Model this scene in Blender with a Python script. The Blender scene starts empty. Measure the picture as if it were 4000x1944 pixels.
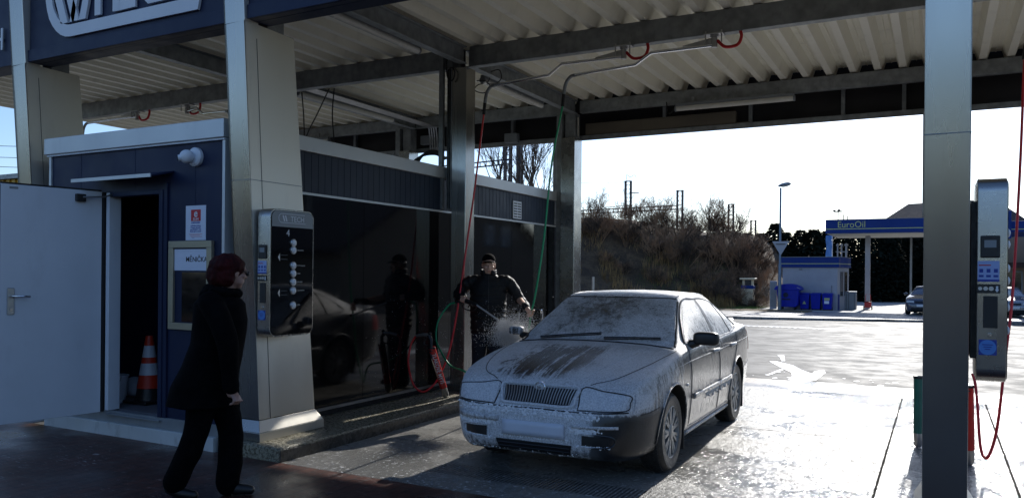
import bpy, bmesh, math, random
from mathutils import Vector, Matrix, noise as mnoise
from mathutils.bvhtree import BVHTree
random.seed(7)
rad = math.radians
scene = bpy.context.scene
COL = scene.collection
ROOT = {}                       # world matrix of every top-level thing

# ------------------------------------------------------------------ materials
def new_mat(name):
    m = bpy.data.materials.new(name); m.use_nodes = True
    nt = m.node_tree
    for n in list(nt.nodes): nt.nodes.remove(n)
    out = nt.nodes.new('ShaderNodeOutputMaterial')
    b = nt.nodes.new('ShaderNodeBsdfPrincipled')
    nt.links.new(b.outputs[0], out.inputs[0])
    return m, nt, b

class N:
    """tiny helper for node graphs"""
    def __init__(s, nt): s.nt = nt
    def node(s, t, **kw):
        n = s.nt.nodes.new(t)
        for k, v in kw.items(): setattr(n, k, v)
        return n
    def put(s, sock, v):
        if hasattr(v, 'is_linked') or isinstance(v, bpy.types.NodeSocket): s.nt.links.new(v, sock)
        elif isinstance(v, (tuple, list)):
            v = tuple(v)
            if sock.type == 'RGBA' and len(v) == 3: v = v + (1,)
            sock.default_value = v
        else: sock.default_value = v
    def coord(s, kind='Object', scale=(1, 1, 1), rot=(0, 0, 0)):
        if kind == 'World':
            o = s.node('ShaderNodeNewGeometry').outputs['Position']
        else:
            o = s.node('ShaderNodeTexCoord').outputs[kind]
        mp = s.node('ShaderNodeMapping'); s.put(mp.inputs['Vector'], o)
        mp.inputs['Scale'].default_value = scale; mp.inputs['Rotation'].default_value = rot
        return mp.outputs[0]
    def noise(s, vec, scale, detail=4, rough=.55, dist=0):
        n = s.node('ShaderNodeTexNoise'); s.put(n.inputs['Vector'], vec)
        n.inputs['Scale'].default_value = scale; n.inputs['Detail'].default_value = detail
        n.inputs['Roughness'].default_value = rough; n.inputs['Distortion'].default_value = dist
        return n.outputs['Fac']
    def ramp(s, fac, lo, hi, a=0.0, b=1.0):
        n = s.node('ShaderNodeMapRange'); n.interpolation_type = 'SMOOTHSTEP'
        s.put(n.inputs[0], fac); n.inputs[1].default_value = lo; n.inputs[2].default_value = hi
        n.inputs[3].default_value = a; n.inputs[4].default_value = b
        return n.outputs[0]
    def math(s, op, a, b=0.0, clamp=False):
        n = s.node('ShaderNodeMath', operation=op, use_clamp=clamp)
        s.put(n.inputs[0], a); s.put(n.inputs[1], b); return n.outputs[0]
    def mix(s, fac, a, b):
        n = s.node('ShaderNodeMix', data_type='RGBA')
        s.put(n.inputs[0], fac); s.put(n.inputs[6], a); s.put(n.inputs[7], b)
        return n.outputs[2]
    def bump(s, h, strength=.3, dist=.02, normal=None):
        n = s.node('ShaderNodeBump'); n.inputs['Strength'].default_value = strength
        n.inputs['Distance'].default_value = dist; s.put(n.inputs['Height'], h)
        if normal is not None: s.put(n.inputs['Normal'], normal)
        return n.outputs[0]
    def xyz(s, vec):
        n = s.node('ShaderNodeSeparateXYZ'); s.put(n.inputs[0], vec); return n.outputs

def M(name, c, r=.5, m=0.0, var=.12, vs=3.0, bump=0.0, bs=60.0, rv=.1, st=(1, 1, 1), spec=.5, coat=0.0, dirt=0.0, bd=.01, alpha=1.0, trans=0.0, aniso=0.0):
    """general procedural paint / metal / plastic with colour, roughness and relief variation"""
    mat, nt, b = new_mat(name); g = N(nt)
    co = g.coord('Object', st)
    n1 = g.noise(co, vs, 5); 
    lo = tuple(x * (1 - var) for x in c); hi = tuple(min(1, x * (1 + var)) for x in c)
    col = g.mix(g.ramp(n1, .25, .75), lo, hi)
    if dirt > 0:
        n2 = g.noise(g.coord('Object', (1, 1, .35)), vs * 2.7 + 1.3, 6, .65)
        col = g.mix(g.ramp(n2, .52, .8, 0, dirt), col, (.07, .06, .05))
    g.put(b.inputs['Base Color'], col)
    b.inputs['Metallic'].default_value = m
    g.put(b.inputs['Roughness'], g.ramp(g.noise(co, vs * 4, 4), .2, .8, max(.02, r - rv), min(1, r + rv)))
    b.inputs['Specular IOR Level'].default_value = spec
    b.inputs['Coat Weight'].default_value = coat
    if aniso:
        tg = g.node('ShaderNodeTangent', direction_type='RADIAL', axis='Z'); b.inputs['Anisotropic'].default_value = aniso; g.put(b.inputs['Tangent'], tg.outputs[0])
    if trans: b.inputs['Transmission Weight'].default_value = trans
    if alpha < 1: b.inputs['Alpha'].default_value = alpha
    if bump > 0: g.put(b.inputs['Normal'], g.bump(g.noise(co, bs, 3), bump, bd))
    return mat

def leafy(name, c):
    mat, nt, b = new_mat(name); g = N(nt); n1 = g.noise(g.coord('World'), 1.2, 4)
    col = g.mix(g.ramp(n1, .3, .7), tuple(x*.55 for x in c), tuple(min(1, x*1.25) for x in c))
    d = g.node('ShaderNodeBsdfDiffuse'); t = g.node('ShaderNodeBsdfTranslucent'); mx = g.node('ShaderNodeMixShader'); mx.inputs[0].default_value = .45
    g.put(d.inputs[0], col); g.put(t.inputs[0], col); nt.links.new(d.outputs[0], mx.inputs[1]); nt.links.new(t.outputs[0], mx.inputs[2])
    out = [n for n in nt.nodes if n.type == 'OUTPUT_MATERIAL'][0]; nt.nodes.remove(b); nt.links.new(mx.outputs[0], out.inputs[0]); return mat
MAT = {}
def mats():
    D = MAT
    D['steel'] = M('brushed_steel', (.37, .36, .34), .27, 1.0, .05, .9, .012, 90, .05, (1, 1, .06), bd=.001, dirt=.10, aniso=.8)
    D['steel_lit_side'] = M('lit_steel_flank', (.74, .71, .63), .44, .8, .05, .9, .012, 90, .06, (1, 1, .06), bd=.001, dirt=.14)  # pale copy of the column steel, brighter light on the flanks painted in
    D['navyclad'] = M('slate_blue_cladding', (.026, .036, .056), .5, 0, .12, 1.5, .02, 30, .08, dirt=.2, spec=.3)
    D['steel_blue'] = M('satin_aluminium', (.40, .39, .37), .27, 1.0, .06, 1.5, .0, 60, .06, dirt=.12, aniso=.5)
    D['galv'] = M('galvanised_steel', (.27, .29, .30), .5, .45, .25, 9, .05, 40, .12, dirt=.35)
    D['deck'] = M('cream_trapezoid_sheet', (.90, .87, .75), .42, 0, .05, .7, .03, 30, .08, dirt=.2)
    D['navy'] = M('navy_coated_sheet', (.015, .023, .058), .45, .0, .12, 1.5, .02, 30, .08, dirt=.1, spec=.22)
    D['navy_in'] = M('dark_fascia_back', (.022, .020, .022), .55, .1, .2, 1.5, .03, 30, .1)
    D['duct'] = M('beige_channel', (.16, .14, .11), .5, .2, .1, 2, 0, 30, .1, dirt=.2)
    D['white'] = M('white_powder_coat', (.72, .76, .81), .45, 0, .05, 1.1, .02, 50, .08, dirt=.10)
    D['trim'] = M('pale_parapet_sheet', (.60, .62, .62), .40, .35, .05, .9, .02, 20, .07, dirt=.12)
    D['letter'] = M('white_sign_acrylic', (.66, .68, .72), .4, 0, .04, 2, 0, 40, .05)
    D['base'] = M('white_painted_plinth', (.55, .58, .58), .6, 0, .08, 2.5, .15, 60, .1, dirt=.5)
    D['greyplinth'] = M('grey_sheet_sill', (.25, .27, .28), .5, .2, .12, 3, .03, 40, .1, dirt=.35)
    D['kerb'] = M('wet_dark_kerb_stone', (.06, .055, .048), .28, 0, .3, 6, .25, 60, .15, dirt=.3)
    D['black'] = M('black_plastic', (.012, .012, .013), .42, 0, .2, 5, .03, 80, .1)
    D['rubber'] = M('black_rubber', (.015, .015, .016), .62, 0, .3, 14, .1, 120, .12)
    D['glassblk'] = M('black_tinted_glass', (.004, .004, .005), .055, 0, .1, 2, .0, 3, .03, spec=.55)
    D['chrome'] = M('chrome', (.72, .72, .72), .12, 1, .05, 6, 0, 40, .05)
    D['dull'] = M('dull_aluminium', (.45, .45, .45), .38, .9, .12, 8, .04, 60, .1)
    D['red'] = M('red_rubber_hose', (.60, .015, .02), .35, 0, .12, 6, .02, 60, .1)
    D['green'] = M('green_rubber_hose', (.0, .30, .12), .35, 0, .12, 6, .02, 60, .1)
    D['redtube'] = M('red_enamel_tube', (.50, .022, .018), .38, 0, .1, 6, .02, 60, .1, dirt=.15)
    D['greentube'] = M('green_enamel_tube', (.01, .13, .10), .38, 0, .12, 6, .02, 60, .1, dirt=.2)
    D['redpaint'] = M('red_print', (.55, .02, .03), .5, 0, .05)
    D['bluepaint'] = M('blue_print', (.02, .05, .32), .5, 0, .05)
    D['whitepaint'] = M('white_print', (.75, .76, .78), .5, 0, .03)
    D['blackpaint'] = M('black_print', (.01, .01, .012), .5, 0, .05)
    D['paper'] = M('white_paper', (.70, .74, .84), .55, 0, .03)
    D['paperblue'] = M('pale_blue_label', (.35, .45, .75), .5, 0, .08)
    D['sticker'] = M('blue_sticker', (.08, .24, .62), .4, 0, .1)
    D['gold'] = M('champagne_aluminium', (.40, .36, .26), .4, .6, .06, 4, .04, 40, .06)
    D['tubelamp'] = M('clear_lamp_cover', (.62, .62, .58), .25, 0, .05, 2, 0, 10, .05)
    D['cone'] = M('orange_cone_plastic', (.50, .03, .01), .5, 0, .08)
    D['conewhite'] = M('reflective_band', (.50, .52, .56), .45, 0, .05)
    D['bag'] = M('white_plastic_sack', (.48, .50, .55), .5, 0, .15, 5, .5, 8, .1, bd=.05)
    D['interior'] = M('dim_interior_panel', (.16, .16, .175), .6, 0, .2)
    D['skin'] = M('skin', (.62, .36, .25), .5, 0, .12, 9, .05, 120, .08)
    D['skinw'] = M('pale_skin', (.36, .21, .165), .5, 0, .12, 9, .05, 120, .08)
    D['jacket'] = M('black_quilted_nylon', (.008, .008, .009), .58, 0, .2, 8, .45, 20, .08, (.6, .6, 3.0), bd=.03, spec=.3)
    D['coat'] = M('black_wool', (.0028, .0028, .0036), .9, 0, .3, 20, .3, 90, .05, spec=.06)
    D['denim'] = M('dark_blue_denim', (.010, .013, .024), .8, 0, .3, 9, .3, 60, .05, spec=.3)
    D['hair'] = M('dyed_red_hair', (.032, .003, .0035), .72, 0, .5, 8, .7, 40, .1, (3, 3, .5), bd=.01, spec=.15)
    D['shoe'] = M('black_leather', (.010, .010, .010), .4, 0, .2)
    D['shirt'] = M('blue_knit', (.06, .09, .20), .8, 0, .2, 20, .2, 120)
    D['grass'] = leafy('dry_golden_grass', (.50, .33, .15))
    D['twig'] = M('grey_brown_twig', (.29, .175, .10), .8, 0, .3, 2)
    D['twig_dark'] = M('dark_bark', (.075, .052, .036), .85, 0, .3, 2, .3, 40)
    D['conifer'] = M('dark_evergreen', (.018, .026, .018), .9, 0, .5, 1.3, spec=.08)
    D['stationblue'] = M('station_blue_panel', (.006, .035, .20), .5, 0, .08, .6, spec=.2)
    D['stationyellow'] = M('pale_yellow_stripe', (.46, .50, .20), .45, 0, .04)
    D['stationwhite'] = M('whitewashed_wall', (.34, .355, .40), .7, 0, .08, 1.2, .15, 50, .05, dirt=.2)
    D['soffit'] = M('pale_soffit', (.55, .54, .48), .6, 0, .05)
    D['binblue'] = M('blue_bin_plastic', (.004, .016, .33), .42, 0, .12, 3, spec=.25)
    D['grey'] = M('grey_enamel', (.20, .22, .24), .45, .1, .12, 3, dirt=.2)
    D['postgrey'] = M('galvanised_post', (.16, .20, .25), .45, .5, .15, 4)
    D['beige'] = M('beige_pump_enamel', (.72, .60, .40), .45, 0, .08, 3, dirt=.2)
    D['tan'] = M('tan_render', (.28, .22, .16), .8, 0, .1, 1, .1, 40, dirt=.2)
    D['brown'] = M('dark_brown_tiles', (.045, .032, .028), .75, 0, .3, 3, .5, 12, .1, (1, 1, 1), bd=.05)
    D['mast'] = M('weathered_steel_lattice', (.045, .05, .062), .65, .3, .25, 2)
    D['yellow'] = M('ochre_corrugated_sheet', (.50, .30, .03), .5, 0, .1, 2)
    D['silvercar'] = M('silver_car_paint', (.36, .37, .39), .28, .6, .05, 3, 0, 30, .04, coat=.6)
    D['blackcar'] = M('dark_car_paint', (.02, .022, .028), .22, .3, .05, 3, 0, 30, .04, coat=.8)
    D['bluecar'] = M('dark_blue_car_paint', (.06, .07, .10), .25, .3, .05, 3, 0, 30, .04, coat=1.0)
    D['carglass'] = M('car_glass', (.012, .014, .016), .05, 0, .1, 3, 0, 30, .03, spec=.7)
    D['lampglass'] = M('lamp_glass', (.55, .56, .56), .15, 0, .05, 3)
    D['droplet'] = leafy('white_water_droplet', (.95, .96, .97))
    D['silverplate'] = M('number_plate_blank', (.62, .66, .74), .5, 0, .06, 2)
    return D

def mat_wood_dummy(): pass

# ------------------------------------------------------------------ mesh builder
class MB:
    def __init__(s): s.v = []; s.f = []; s.m = []
    def add(s, vs, fs, m=0):
        o = len(s.v); s.v += [tuple(v) for v in vs]
        for f in fs: s.f.append(tuple(i + o for i in f)); s.m.append(m)
        return s
    def box(s, x0, x1, y0, y1, z0, z1, m=0):
        v = [(x0,y0,z0),(x1,y0,z0),(x1,y1,z0),(x0,y1,z0),(x0,y0,z1),(x1,y0,z1),(x1,y1,z1),(x0,y1,z1)]
        return s.add(v, [(0,3,2,1),(4,5,6,7),(0,1,5,4),(1,2,6,5),(2,3,7,6),(3,0,4,7)], m)
    def hexa(s, v, m=0):
        return s.add(v, [(0,3,2,1),(4,5,6,7),(0,1,5,4),(1,2,6,5),(2,3,7,6),(3,0,4,7)], m)
    def prism(s, poly, axis, a0, a1, m=0):
        """poly: 2D points in the two remaining axes (in xyz order), extruded along axis"""
        def P(p, a):
            p = list(p); p.insert(axis, a); return tuple(p)
        n = len(poly); v = [P(p, a0) for p in poly] + [P(p, a1) for p in poly]
        f = [tuple(range(n)), tuple(range(2*n-1, n-1, -1))] + [(i, n+i, n+(i+1)%n, (i+1)%n) for i in range(n)]
        return s.add(v, f, m)
    def tube(s, pts, r, n=8, m=0, cap=True):
        pts = [Vector(p) for p in pts]; k = len(pts)
        rs = r if isinstance(r, (list, tuple)) else [r]*k
        ring = []; up = None
        for i, p in enumerate(pts):
            t = (pts[min(i+1, k-1)] - pts[max(i-1, 0)])
            if t.length < 1e-9: t = Vector((0,0,1))
            t.normalize()
            if up is None:
                up = Vector((0,0,1)) if abs(t.z) < .9 else Vector((1,0,0))
            a = t.cross(up)
            if a.length < 1e-6: a = t.orthogonal()
            a.normalize(); b = t.cross(a).normalized(); up = -b if False else b.cross(t) if False else a.cross(t)
            ring.append([p + (a*math.cos(2*math.pi*j/n) + b*math.sin(2*math.pi*j/n))*rs[i] for j in range(n)])
        v = [q for rg in ring for q in rg]; f = []
        for i in range(k-1):
            for j in range(n):
                f.append((i*n+j, i*n+(j+1)%n, (i+1)*n+(j+1)%n, (i+1)*n+j))
        if cap and n > 2: f += [tuple(range(n-1,-1,-1)), tuple((k-1)*n+j for j in range(n))]
        return s.add(v, f, m)
    def lathe(s, prof, n=24, c=(0,0,0), axis=2, m=0, cap=True):
        v = []; f = []
        for r, h in prof:
            for j in range(n):
                a = 2*math.pi*j/n; p = [r*math.cos(a), r*math.sin(a)]; p.insert(axis, h)
                if axis == 1: p = [r*math.cos(a), h, r*math.sin(a)]
                v.append((c[0]+p[0], c[1]+p[1], c[2]+p[2]))
        k = len(prof)
        for i in range(k-1):
            for j in range(n): f.append((i*n+j, i*n+(j+1)%n, (i+1)*n+(j+1)%n, (i+1)*n+j))
        if cap: f += [tuple(range(n-1,-1,-1)), tuple((k-1)*n+j for j in range(n))]
        return s.add(v, f, m)
    def ball(s, c, r, n=12, k=8, m=0):
        r = r if isinstance(r, (tuple, list)) else (r, r, r)
        v = []; f = []
        for i in range(k+1):
            t = math.pi*i/k
            for j in range(n):
                a = 2*math.pi*j/n
                v.append((c[0]+r[0]*math.sin(t)*math.cos(a), c[1]+r[1]*math.sin(t)*math.sin(a), c[2]+r[2]*math.cos(t)))
        for i in range(k):
            for j in range(n): f.append((i*n+j, (i+1)*n+j, (i+1)*n+(j+1)%n, i*n+(j+1)%n))
        return s.add(v, f, m)
    def out(s, name, mat, parent=None, smooth=False, bevel=0.0, world=True, seg=2):
        me = bpy.data.meshes.new(name); me.from_pydata(s.v, [], s.f); 
        ml = mat if isinstance(mat, (list, tuple)) else [mat]
        for x in ml: me.materials.append(MAT[x] if isinstance(x, str) else x)
        if len(ml) > 1: me.polygons.foreach_set('material_index', s.m)
        bm = bmesh.new(); bm.from_mesh(me); bmesh.ops.remove_doubles(bm, verts=bm.verts, dist=1e-6)
        bmesh.ops.recalc_face_normals(bm, faces=bm.faces); bm.to_mesh(me); bm.free()
        return link(name, me, parent, smooth, bevel, world, seg)

def top(o):
    while o.parent: o = o.parent
    return o

def link(name, me, parent=None, smooth=False, bevel=0.0, world=True, seg=2):
    o = bpy.data.objects.new(name, me); COL.objects.link(o)
    if parent is not None:
        if world: me.transform(ROOT[top(parent).name].inverted())
        o.parent = parent
    if smooth: smooth_by_angle(me, rad(40) if smooth is True else rad(smooth))
    if bevel > 0:
        md = o.modifiers.new('edge_bevel', 'BEVEL'); md.width = bevel; md.segments = seg; md.limit_method = 'ANGLE'; md.angle_limit = rad(35)
    return o

def smooth_by_angle(me, ang):
    me.polygons.foreach_set('use_smooth', [True]*len(me.polygons))
    bm = bmesh.new(); bm.from_mesh(me)
    for e in bm.edges:
        e.smooth = not (len(e.link_faces) == 2 and e.calc_face_angle(0) > ang)
    bm.to_mesh(me); bm.free()

def tag(o, label=None, cat=None, group=None, kind=None):
    if label: o['label'] = label
    if cat: o['category'] = cat
    if group: o['group'] = group
    if kind: o['kind'] = kind
    return o

def thing(name, label, cat, loc=(0,0,0), rz=0.0, group=None):
    o = bpy.data.objects.new(name, None); COL.objects.link(o)
    o.location = loc; o.rotation_euler = (0, 0, rz); o.empty_display_size = .2
    ROOT[o.name] = Matrix.Translation(loc) @ Matrix.Rotation(rz, 4, 'Z')
    return tag(o, label, cat, group)

def single(mb, name, mat, label, cat, loc=(0,0,0), group=None, smooth=False, bevel=0.0, kind=None, rz=0.0):
    """a thing that is one mesh; vertices given in world space, origin moved to loc"""
    o = mb.out(name, mat, None, smooth, bevel)
    mt = Matrix.Translation(loc) @ Matrix.Rotation(rz, 4, 'Z')
    o.data.transform(mt.inverted()); o.location = loc; o.rotation_euler = (0,0,rz)
    ROOT[o.name] = mt
    return tag(o, label, cat, group, kind)

def copy_tree(o, parent=None):
    c = o.copy(); COL.objects.link(c)
    if parent is not None: c.parent = parent
    for ch in o.children: copy_tree(ch, c)
    return c

def dup(root, loc, rz=None, label=None, group=None, scale=None):
    c = copy_tree(root); c.location = loc
    if rz is not None: c.rotation_euler = (0, 0, rz)
    if scale: c.scale = scale if isinstance(scale, tuple) else (scale,)*3
    ROOT[c.name] = Matrix.Translation(loc) @ Matrix.Rotation(c.rotation_euler.z, 4, 'Z')
    if label: c['label'] = label
    if group: c['group'] = group
    return c

def bake(obj):
    """evaluate modifiers into a new mesh and delete the object"""
    bpy.context.view_layer.update()
    dg = bpy.context.evaluated_depsgraph_get()
    me = bpy.data.meshes.new_from_object(obj.evaluated_get(dg))
    bpy.data.objects.remove(obj)
    return me

def text(name, body, size, mat, parent, origin, xdir, ydir, extrude=.0015, align='CENTER', world=True, shear=0.0, bold=0.0, sx=1.0):
    cu = bpy.data.curves.new(name, 'FONT'); cu.body = body; cu.size = size; cu.extrude = extrude
    cu.align_x = align; cu.shear = shear; cu.offset = bold; cu.resolution_u = 3
    ob = bpy.data.objects.new(name, cu); COL.objects.link(ob)
    me = bake(ob); me.name = name
    me.materials.clear(); me.materials.append(MAT[mat])
    x = Vector(xdir).normalized(); y = Vector(ydir).normalized(); z = x.cross(y)
    mt = Matrix(((x.x*sx, y.x, z.x, origin[0]), (x.y*sx, y.y, z.y, origin[1]), (x.z*sx, y.z, z.z, origin[2]), (0,0,0,1)))
    me.transform(mt)
    return link(name, me, parent, False, 0, world)

def lerp(a, b, t): return a + (b - a)*t
def tab(table, u):
    """smooth (monotone-ish cubic) table lookup"""
    n = len(table)
    if u <= table[0][0]: return table[0][1]
    if u >= table[-1][0]: return table[-1][1]
    for i in range(n-1):
        x0, y0 = table[i]; x1, y1 = table[i+1]
        if x0 <= u <= x1:
            h = x1 - x0; t = (u - x0)/h; d = (y1-y0)/h
            def slope(k):
                if k <= 0: return (table[1][1]-table[0][1])/(table[1][0]-table[0][0])
                if k >= n-1: return (table[-1][1]-table[-2][1])/(table[-1][0]-table[-2][0])
                a = (table[k][1]-table[k-1][1])/(table[k][0]-table[k-1][0]); b = (table[k+1][1]-table[k][1])/(table[k+1][0]-table[k][0])
                if a*b <= 0: return 0.0
                return 2*a*b/(a+b)
            m0, m1 = slope(i), slope(i+1)
            return (2*t**3-3*t*t+1)*y0 + (t**3-2*t*t+t)*h*m0 + (-2*t**3+3*t*t)*y1 + (t**3-t*t)*h*m1
def spline(pts, n=8):
    """Catmull-Rom through 3D points"""
    P = [Vector(p) for p in pts]; P = [P[0]*2-P[1]] + P + [P[-1]*2-P[-2]]; o = []
    for i in range(1, len(P)-2):
        for k in range(n):
            t = k/n; a,b,c,d = P[i-1],P[i],P[i+1],P[i+2]
            o.append(.5*((2*b)+(c-a)*t+(2*a-5*b+4*c-d)*t*t+(3*b-a-3*c+d)*t**3))
    o.append(P[-2]); return o
mats()
# ------------------------------------------------------------------ camera, sun, sky
CAM = Vector((4.834, -4.953, 1.6))
cam_d = bpy.data.cameras.new('camera'); cam = bpy.data.objects.new('camera', cam_d); COL.objects.link(cam)
yaw, roll = .4912, .0086
fwd = Vector((-math.sin(yaw), math.cos(yaw), 0)); rt = Vector((math.cos(yaw), math.sin(yaw), 0)); up = rt.cross(fwd)
r2 = rt*math.cos(roll) + up*math.sin(roll); u2 = up*math.cos(roll) - rt*math.sin(roll)
cam.matrix_world = Matrix(((r2.x,u2.x,-fwd.x,CAM.x),(r2.y,u2.y,-fwd.y,CAM.y),(r2.z,u2.z,-fwd.z,CAM.z),(0,0,0,1)))
cam_d.sensor_width = 36; cam_d.lens = 36*2004.7/2576; cam_d.shift_y = 60.5/2576
cam_d.clip_start = .05; cam_d.clip_end = 3000
scene.camera = cam

SUN_AZ, SUN_EL = rad(.6), rad(27.0)          # azimuth from +Y towards +X
sd = Vector((math.sin(SUN_AZ)*math.cos(SUN_EL), math.cos(SUN_AZ)*math.cos(SUN_EL), math.sin(SUN_EL)))
sl = bpy.data.lights.new('sun', 'SUN'); sl.energy = 5.0; sl.angle = rad(.5); sl.color = (1.0, .965, .91)
so = bpy.data.objects.new('sun', sl); COL.objects.link(so); so.rotation_euler = sd.to_track_quat('Z', 'Y').to_euler()
so.location = sd*60

w = bpy.data.worlds.new('World'); scene.world = w; w.use_nodes = True
wn = w.node_tree; bg = wn.nodes['Background']
sky = wn.nodes.new('ShaderNodeTexSky'); sky.sky_type = 'NISHITA'; sky.sun_disc = False
sky.sun_elevation = SUN_EL; sky.sun_rotation = SUN_AZ; sky.altitude = 300
sky.air_density = 1.0; sky.dust_density = .8; sky.ozone_density = 2.5
wb = wn.nodes.new('ShaderNodeMix'); wb.data_type = 'RGBA'; wb.blend_type = 'MULTIPLY'; wb.inputs[0].default_value = 1.0   # camera white balance of the photo
wb.inputs[7].default_value = (.97, 1.05, 1.20, 1)
wn.links.new(sky.outputs[0], wb.inputs[6]); wn.links.new(wb.outputs[2], bg.inputs[0]); bg.inputs[1].default_value = .15
scene.view_settings.view_transform = 'Standard'; scene.view_settings.look = 'None'; scene.view_settings.exposure = 0
scene.cycles.max_bounces = 8; scene.cycles.diffuse_bounces = 4; scene.cycles.glossy_bounces = 5; scene.cycles.transparent_max_bounces = 8
scene.cycles.sample_clamp_indirect = 6; scene.cycles.caustics_reflective = False; scene.cycles.caustics_refractive = False

# ------------------------------------------------------------------ ground
def g(y): return -.45*min(1, max(0, (y-10)/28))

def mat_asphalt():
    mat, nt, b = new_mat('worn_asphalt'); G = N(nt); co = G.coord('World')
    big = G.noise(co, .35, 5, .6); fine = G.noise(co, 16, 5, .75); mid = G.noise(co, 1.6, 6, .65)
    c = G.mix(G.ramp(big, .3, .7), (.105, .101, .091), (.130, .126, .115))
    c = G.mix(G.ramp(mid, .55, .75, 0, .22), c, (.06, .058, .054))
    c = G.mix(G.ramp(fine, .35, .75, 0, .55), c, (.17, .166, .152))
    G.put(b.inputs['Base Color'], c); G.put(b.inputs['Roughness'], G.ramp(mid, .3, .7, .55, .75))
    b.inputs['Specular IOR Level'].default_value = .10
    h = G.math('ADD', fine, G.math('MULTIPLY', mid, .08))
    G.put(b.inputs['Normal'], G.bump(h, .06, .004)); return mat

def mat_bay():
    """wet, soapy concrete: puddle film with ripples, drier grain, streaks and specks of foam"""
    mat, nt, b = new_mat('wet_soapy_concrete'); G = N(nt); co = G.coord('World')
    X = G.xyz(co)
    big = G.noise(co, .55, 4, .6, .6); mid = G.noise(co, 3.0, 6, .65, .8); fine = G.noise(co, 45, 4, .6); speck = G.noise(co, 28, 3, .7, .5)
    c = G.mix(G.ramp(big, .3, .7), (.19, .185, .168), (.27, .262, .243))
    c = G.mix(G.ramp(mid, .5, .75, 0, .45), c, (.13, .125, .12))
    near = G.ramp(X[1], .2, 2.6, 1, .15)                       # foam rinsed off the car collects at the entrance
    foam = G.math('MULTIPLY', G.ramp(speck, .56, .66), G.math('MULTIPLY', near, G.ramp(mid, .35, .6)))
    c = G.mix(G.math('MULTIPLY', foam, .85), c, (.80, .80, .80))
    # slab joints
    def joint(ax, pos, wd=.016):
        d = G.math('ABSOLUTE', G.math('SUBTRACT', X[ax], pos)); return G.ramp(d, wd*.4, wd, 1, 0)
    j = joint(0, 4.43)
    for ax, p in ((0, 5.37), (1, 3.55)): j = G.math('MAXIMUM', j, joint(ax, p))
    # drain grate lines under the front of the bay
    dr = G.math('MULTIPLY', G.ramp(G.math('ABSOLUTE', G.math('SUBTRACT', X[1], .55)), .16, .17, 1, 0), G.ramp(G.math('ABSOLUTE', G.math('SUBTRACT', X[0], 2.3)), 1.1, 1.12, 1, 0))
    bars = G.ramp(G.math('ABSOLUTE', G.math('SUBTRACT', G.math('FRACT', G.math('MULTIPLY', X[0], 30.0)), .5)), .2, .3, 1, 0)
    c = G.mix(G.math('MULTIPLY', j, .9), c, (.03, .028, .025))
    c = G.mix(G.math('MULTIPLY', dr, G.math('MULTIPLY', bars, .85)), c, (.02, .02, .02))
    G.put(b.inputs['Base Color'], c)
    wet = G.ramp(G.math('ADD', big, G.math('MULTIPLY', mid, .5)), .60, .86)     # 0 film of water .. 1 merely damp
    r = G.math('ADD', G.math('MULTIPLY', wet, .40), .08)
    r = G.math('MAXIMUM', r, G.math('MULTIPLY', foam, .6)); G.put(b.inputs['Roughness'], r)
    rip = G.noise(G.coord('World', (1, .7, 1)), 17, 5, .68, 1.6)
    h = G.math('ADD', G.math('MULTIPLY', rip, .5), G.math('ADD', G.math('MULTIPLY', G.math('MULTIPLY', fine, wet), .35), G.math('MULTIPLY', foam, .5)))
    G.put(b.inputs['Normal'], G.bump(h, .75, .016)); sp = G.math('MULTIPLY', G.math('SUBTRACT', 1.0, j), G.ramp(G.noise(G.coord('World', (1, .45, 1)), 26, 4, .7, 1.2), .38, .58, .03, .40)); G.put(b.inputs['Specular IOR Level'], sp); return mat

def mat_brick(name, c1, c2, mortar, sc, wetness=.5):
    mat, nt, b = new_mat(name); G = N(nt); co = G.coord('World', (sc, sc, sc), (0, 0, rad(90)))
    br = G.node('ShaderNodeTexBrick'); G.put(br.inputs['Vector'], co)
    br.inputs['Color1'].default_value = c1 + (1,); br.inputs['Color2'].default_value = c2 + (1,); br.inputs['Mortar'].default_value = mortar + (1,)
    br.inputs['Scale'].default_value = 1; br.inputs['Mortar Size'].default_value = .028; br.inputs['Brick Width'].default_value = 1.0; br.inputs['Row Height'].default_value = .5
    w0 = G.coord('World'); big = G.noise(w0, .8, 5, .62, .5); fine = G.noise(w0, 38, 4, .65); st = G.noise(G.coord('World', (.5, 2.2, 1), (0, 0, rad(25))), 16, 3, .7, 1.5)
    c = G.mix(G.ramp(big, .35, .7, 0, .6), br.outputs['Color'], (.03, .022, .02))
    c = G.mix(G.math('MULTIPLY', G.ramp(st, .60, .68), G.ramp(big, .3, .5, .75, .2)), c, (.62, .60, .57))
    G.put(b.inputs['Base Color'], c)
    G.put(b.inputs['Roughness'], G.ramp(big, .35, .65, .55, .22))
    h = G.math('ADD', G.math('MULTIPLY', br.outputs['Fac'], -1.0), G.math('MULTIPLY', fine, .5))
    G.put(b.inputs['Normal'], G.bump(h, .4, .008)); return mat

def mat_soil(name, a, c2, sc=1.2):
    mat, nt, b = new_mat(name); G = N(nt); co = G.coord('World')
    n1 = G.noise(co, sc, 7, .7, .4); n2 = G.noise(co, sc*9, 5, .7)
    c = G.mix(G.ramp(n1, .35, .65), a, c2); c = G.mix(G.ramp(n2, .45, .7, 0, .6), c, tuple(x*.35 for x in a))
    G.put(b.inputs['Base Color'], c); b.inputs['Roughness'].default_value = .9
    G.put(b.inputs['Normal'], G.bump(n2, .8, .12)); return mat

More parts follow.
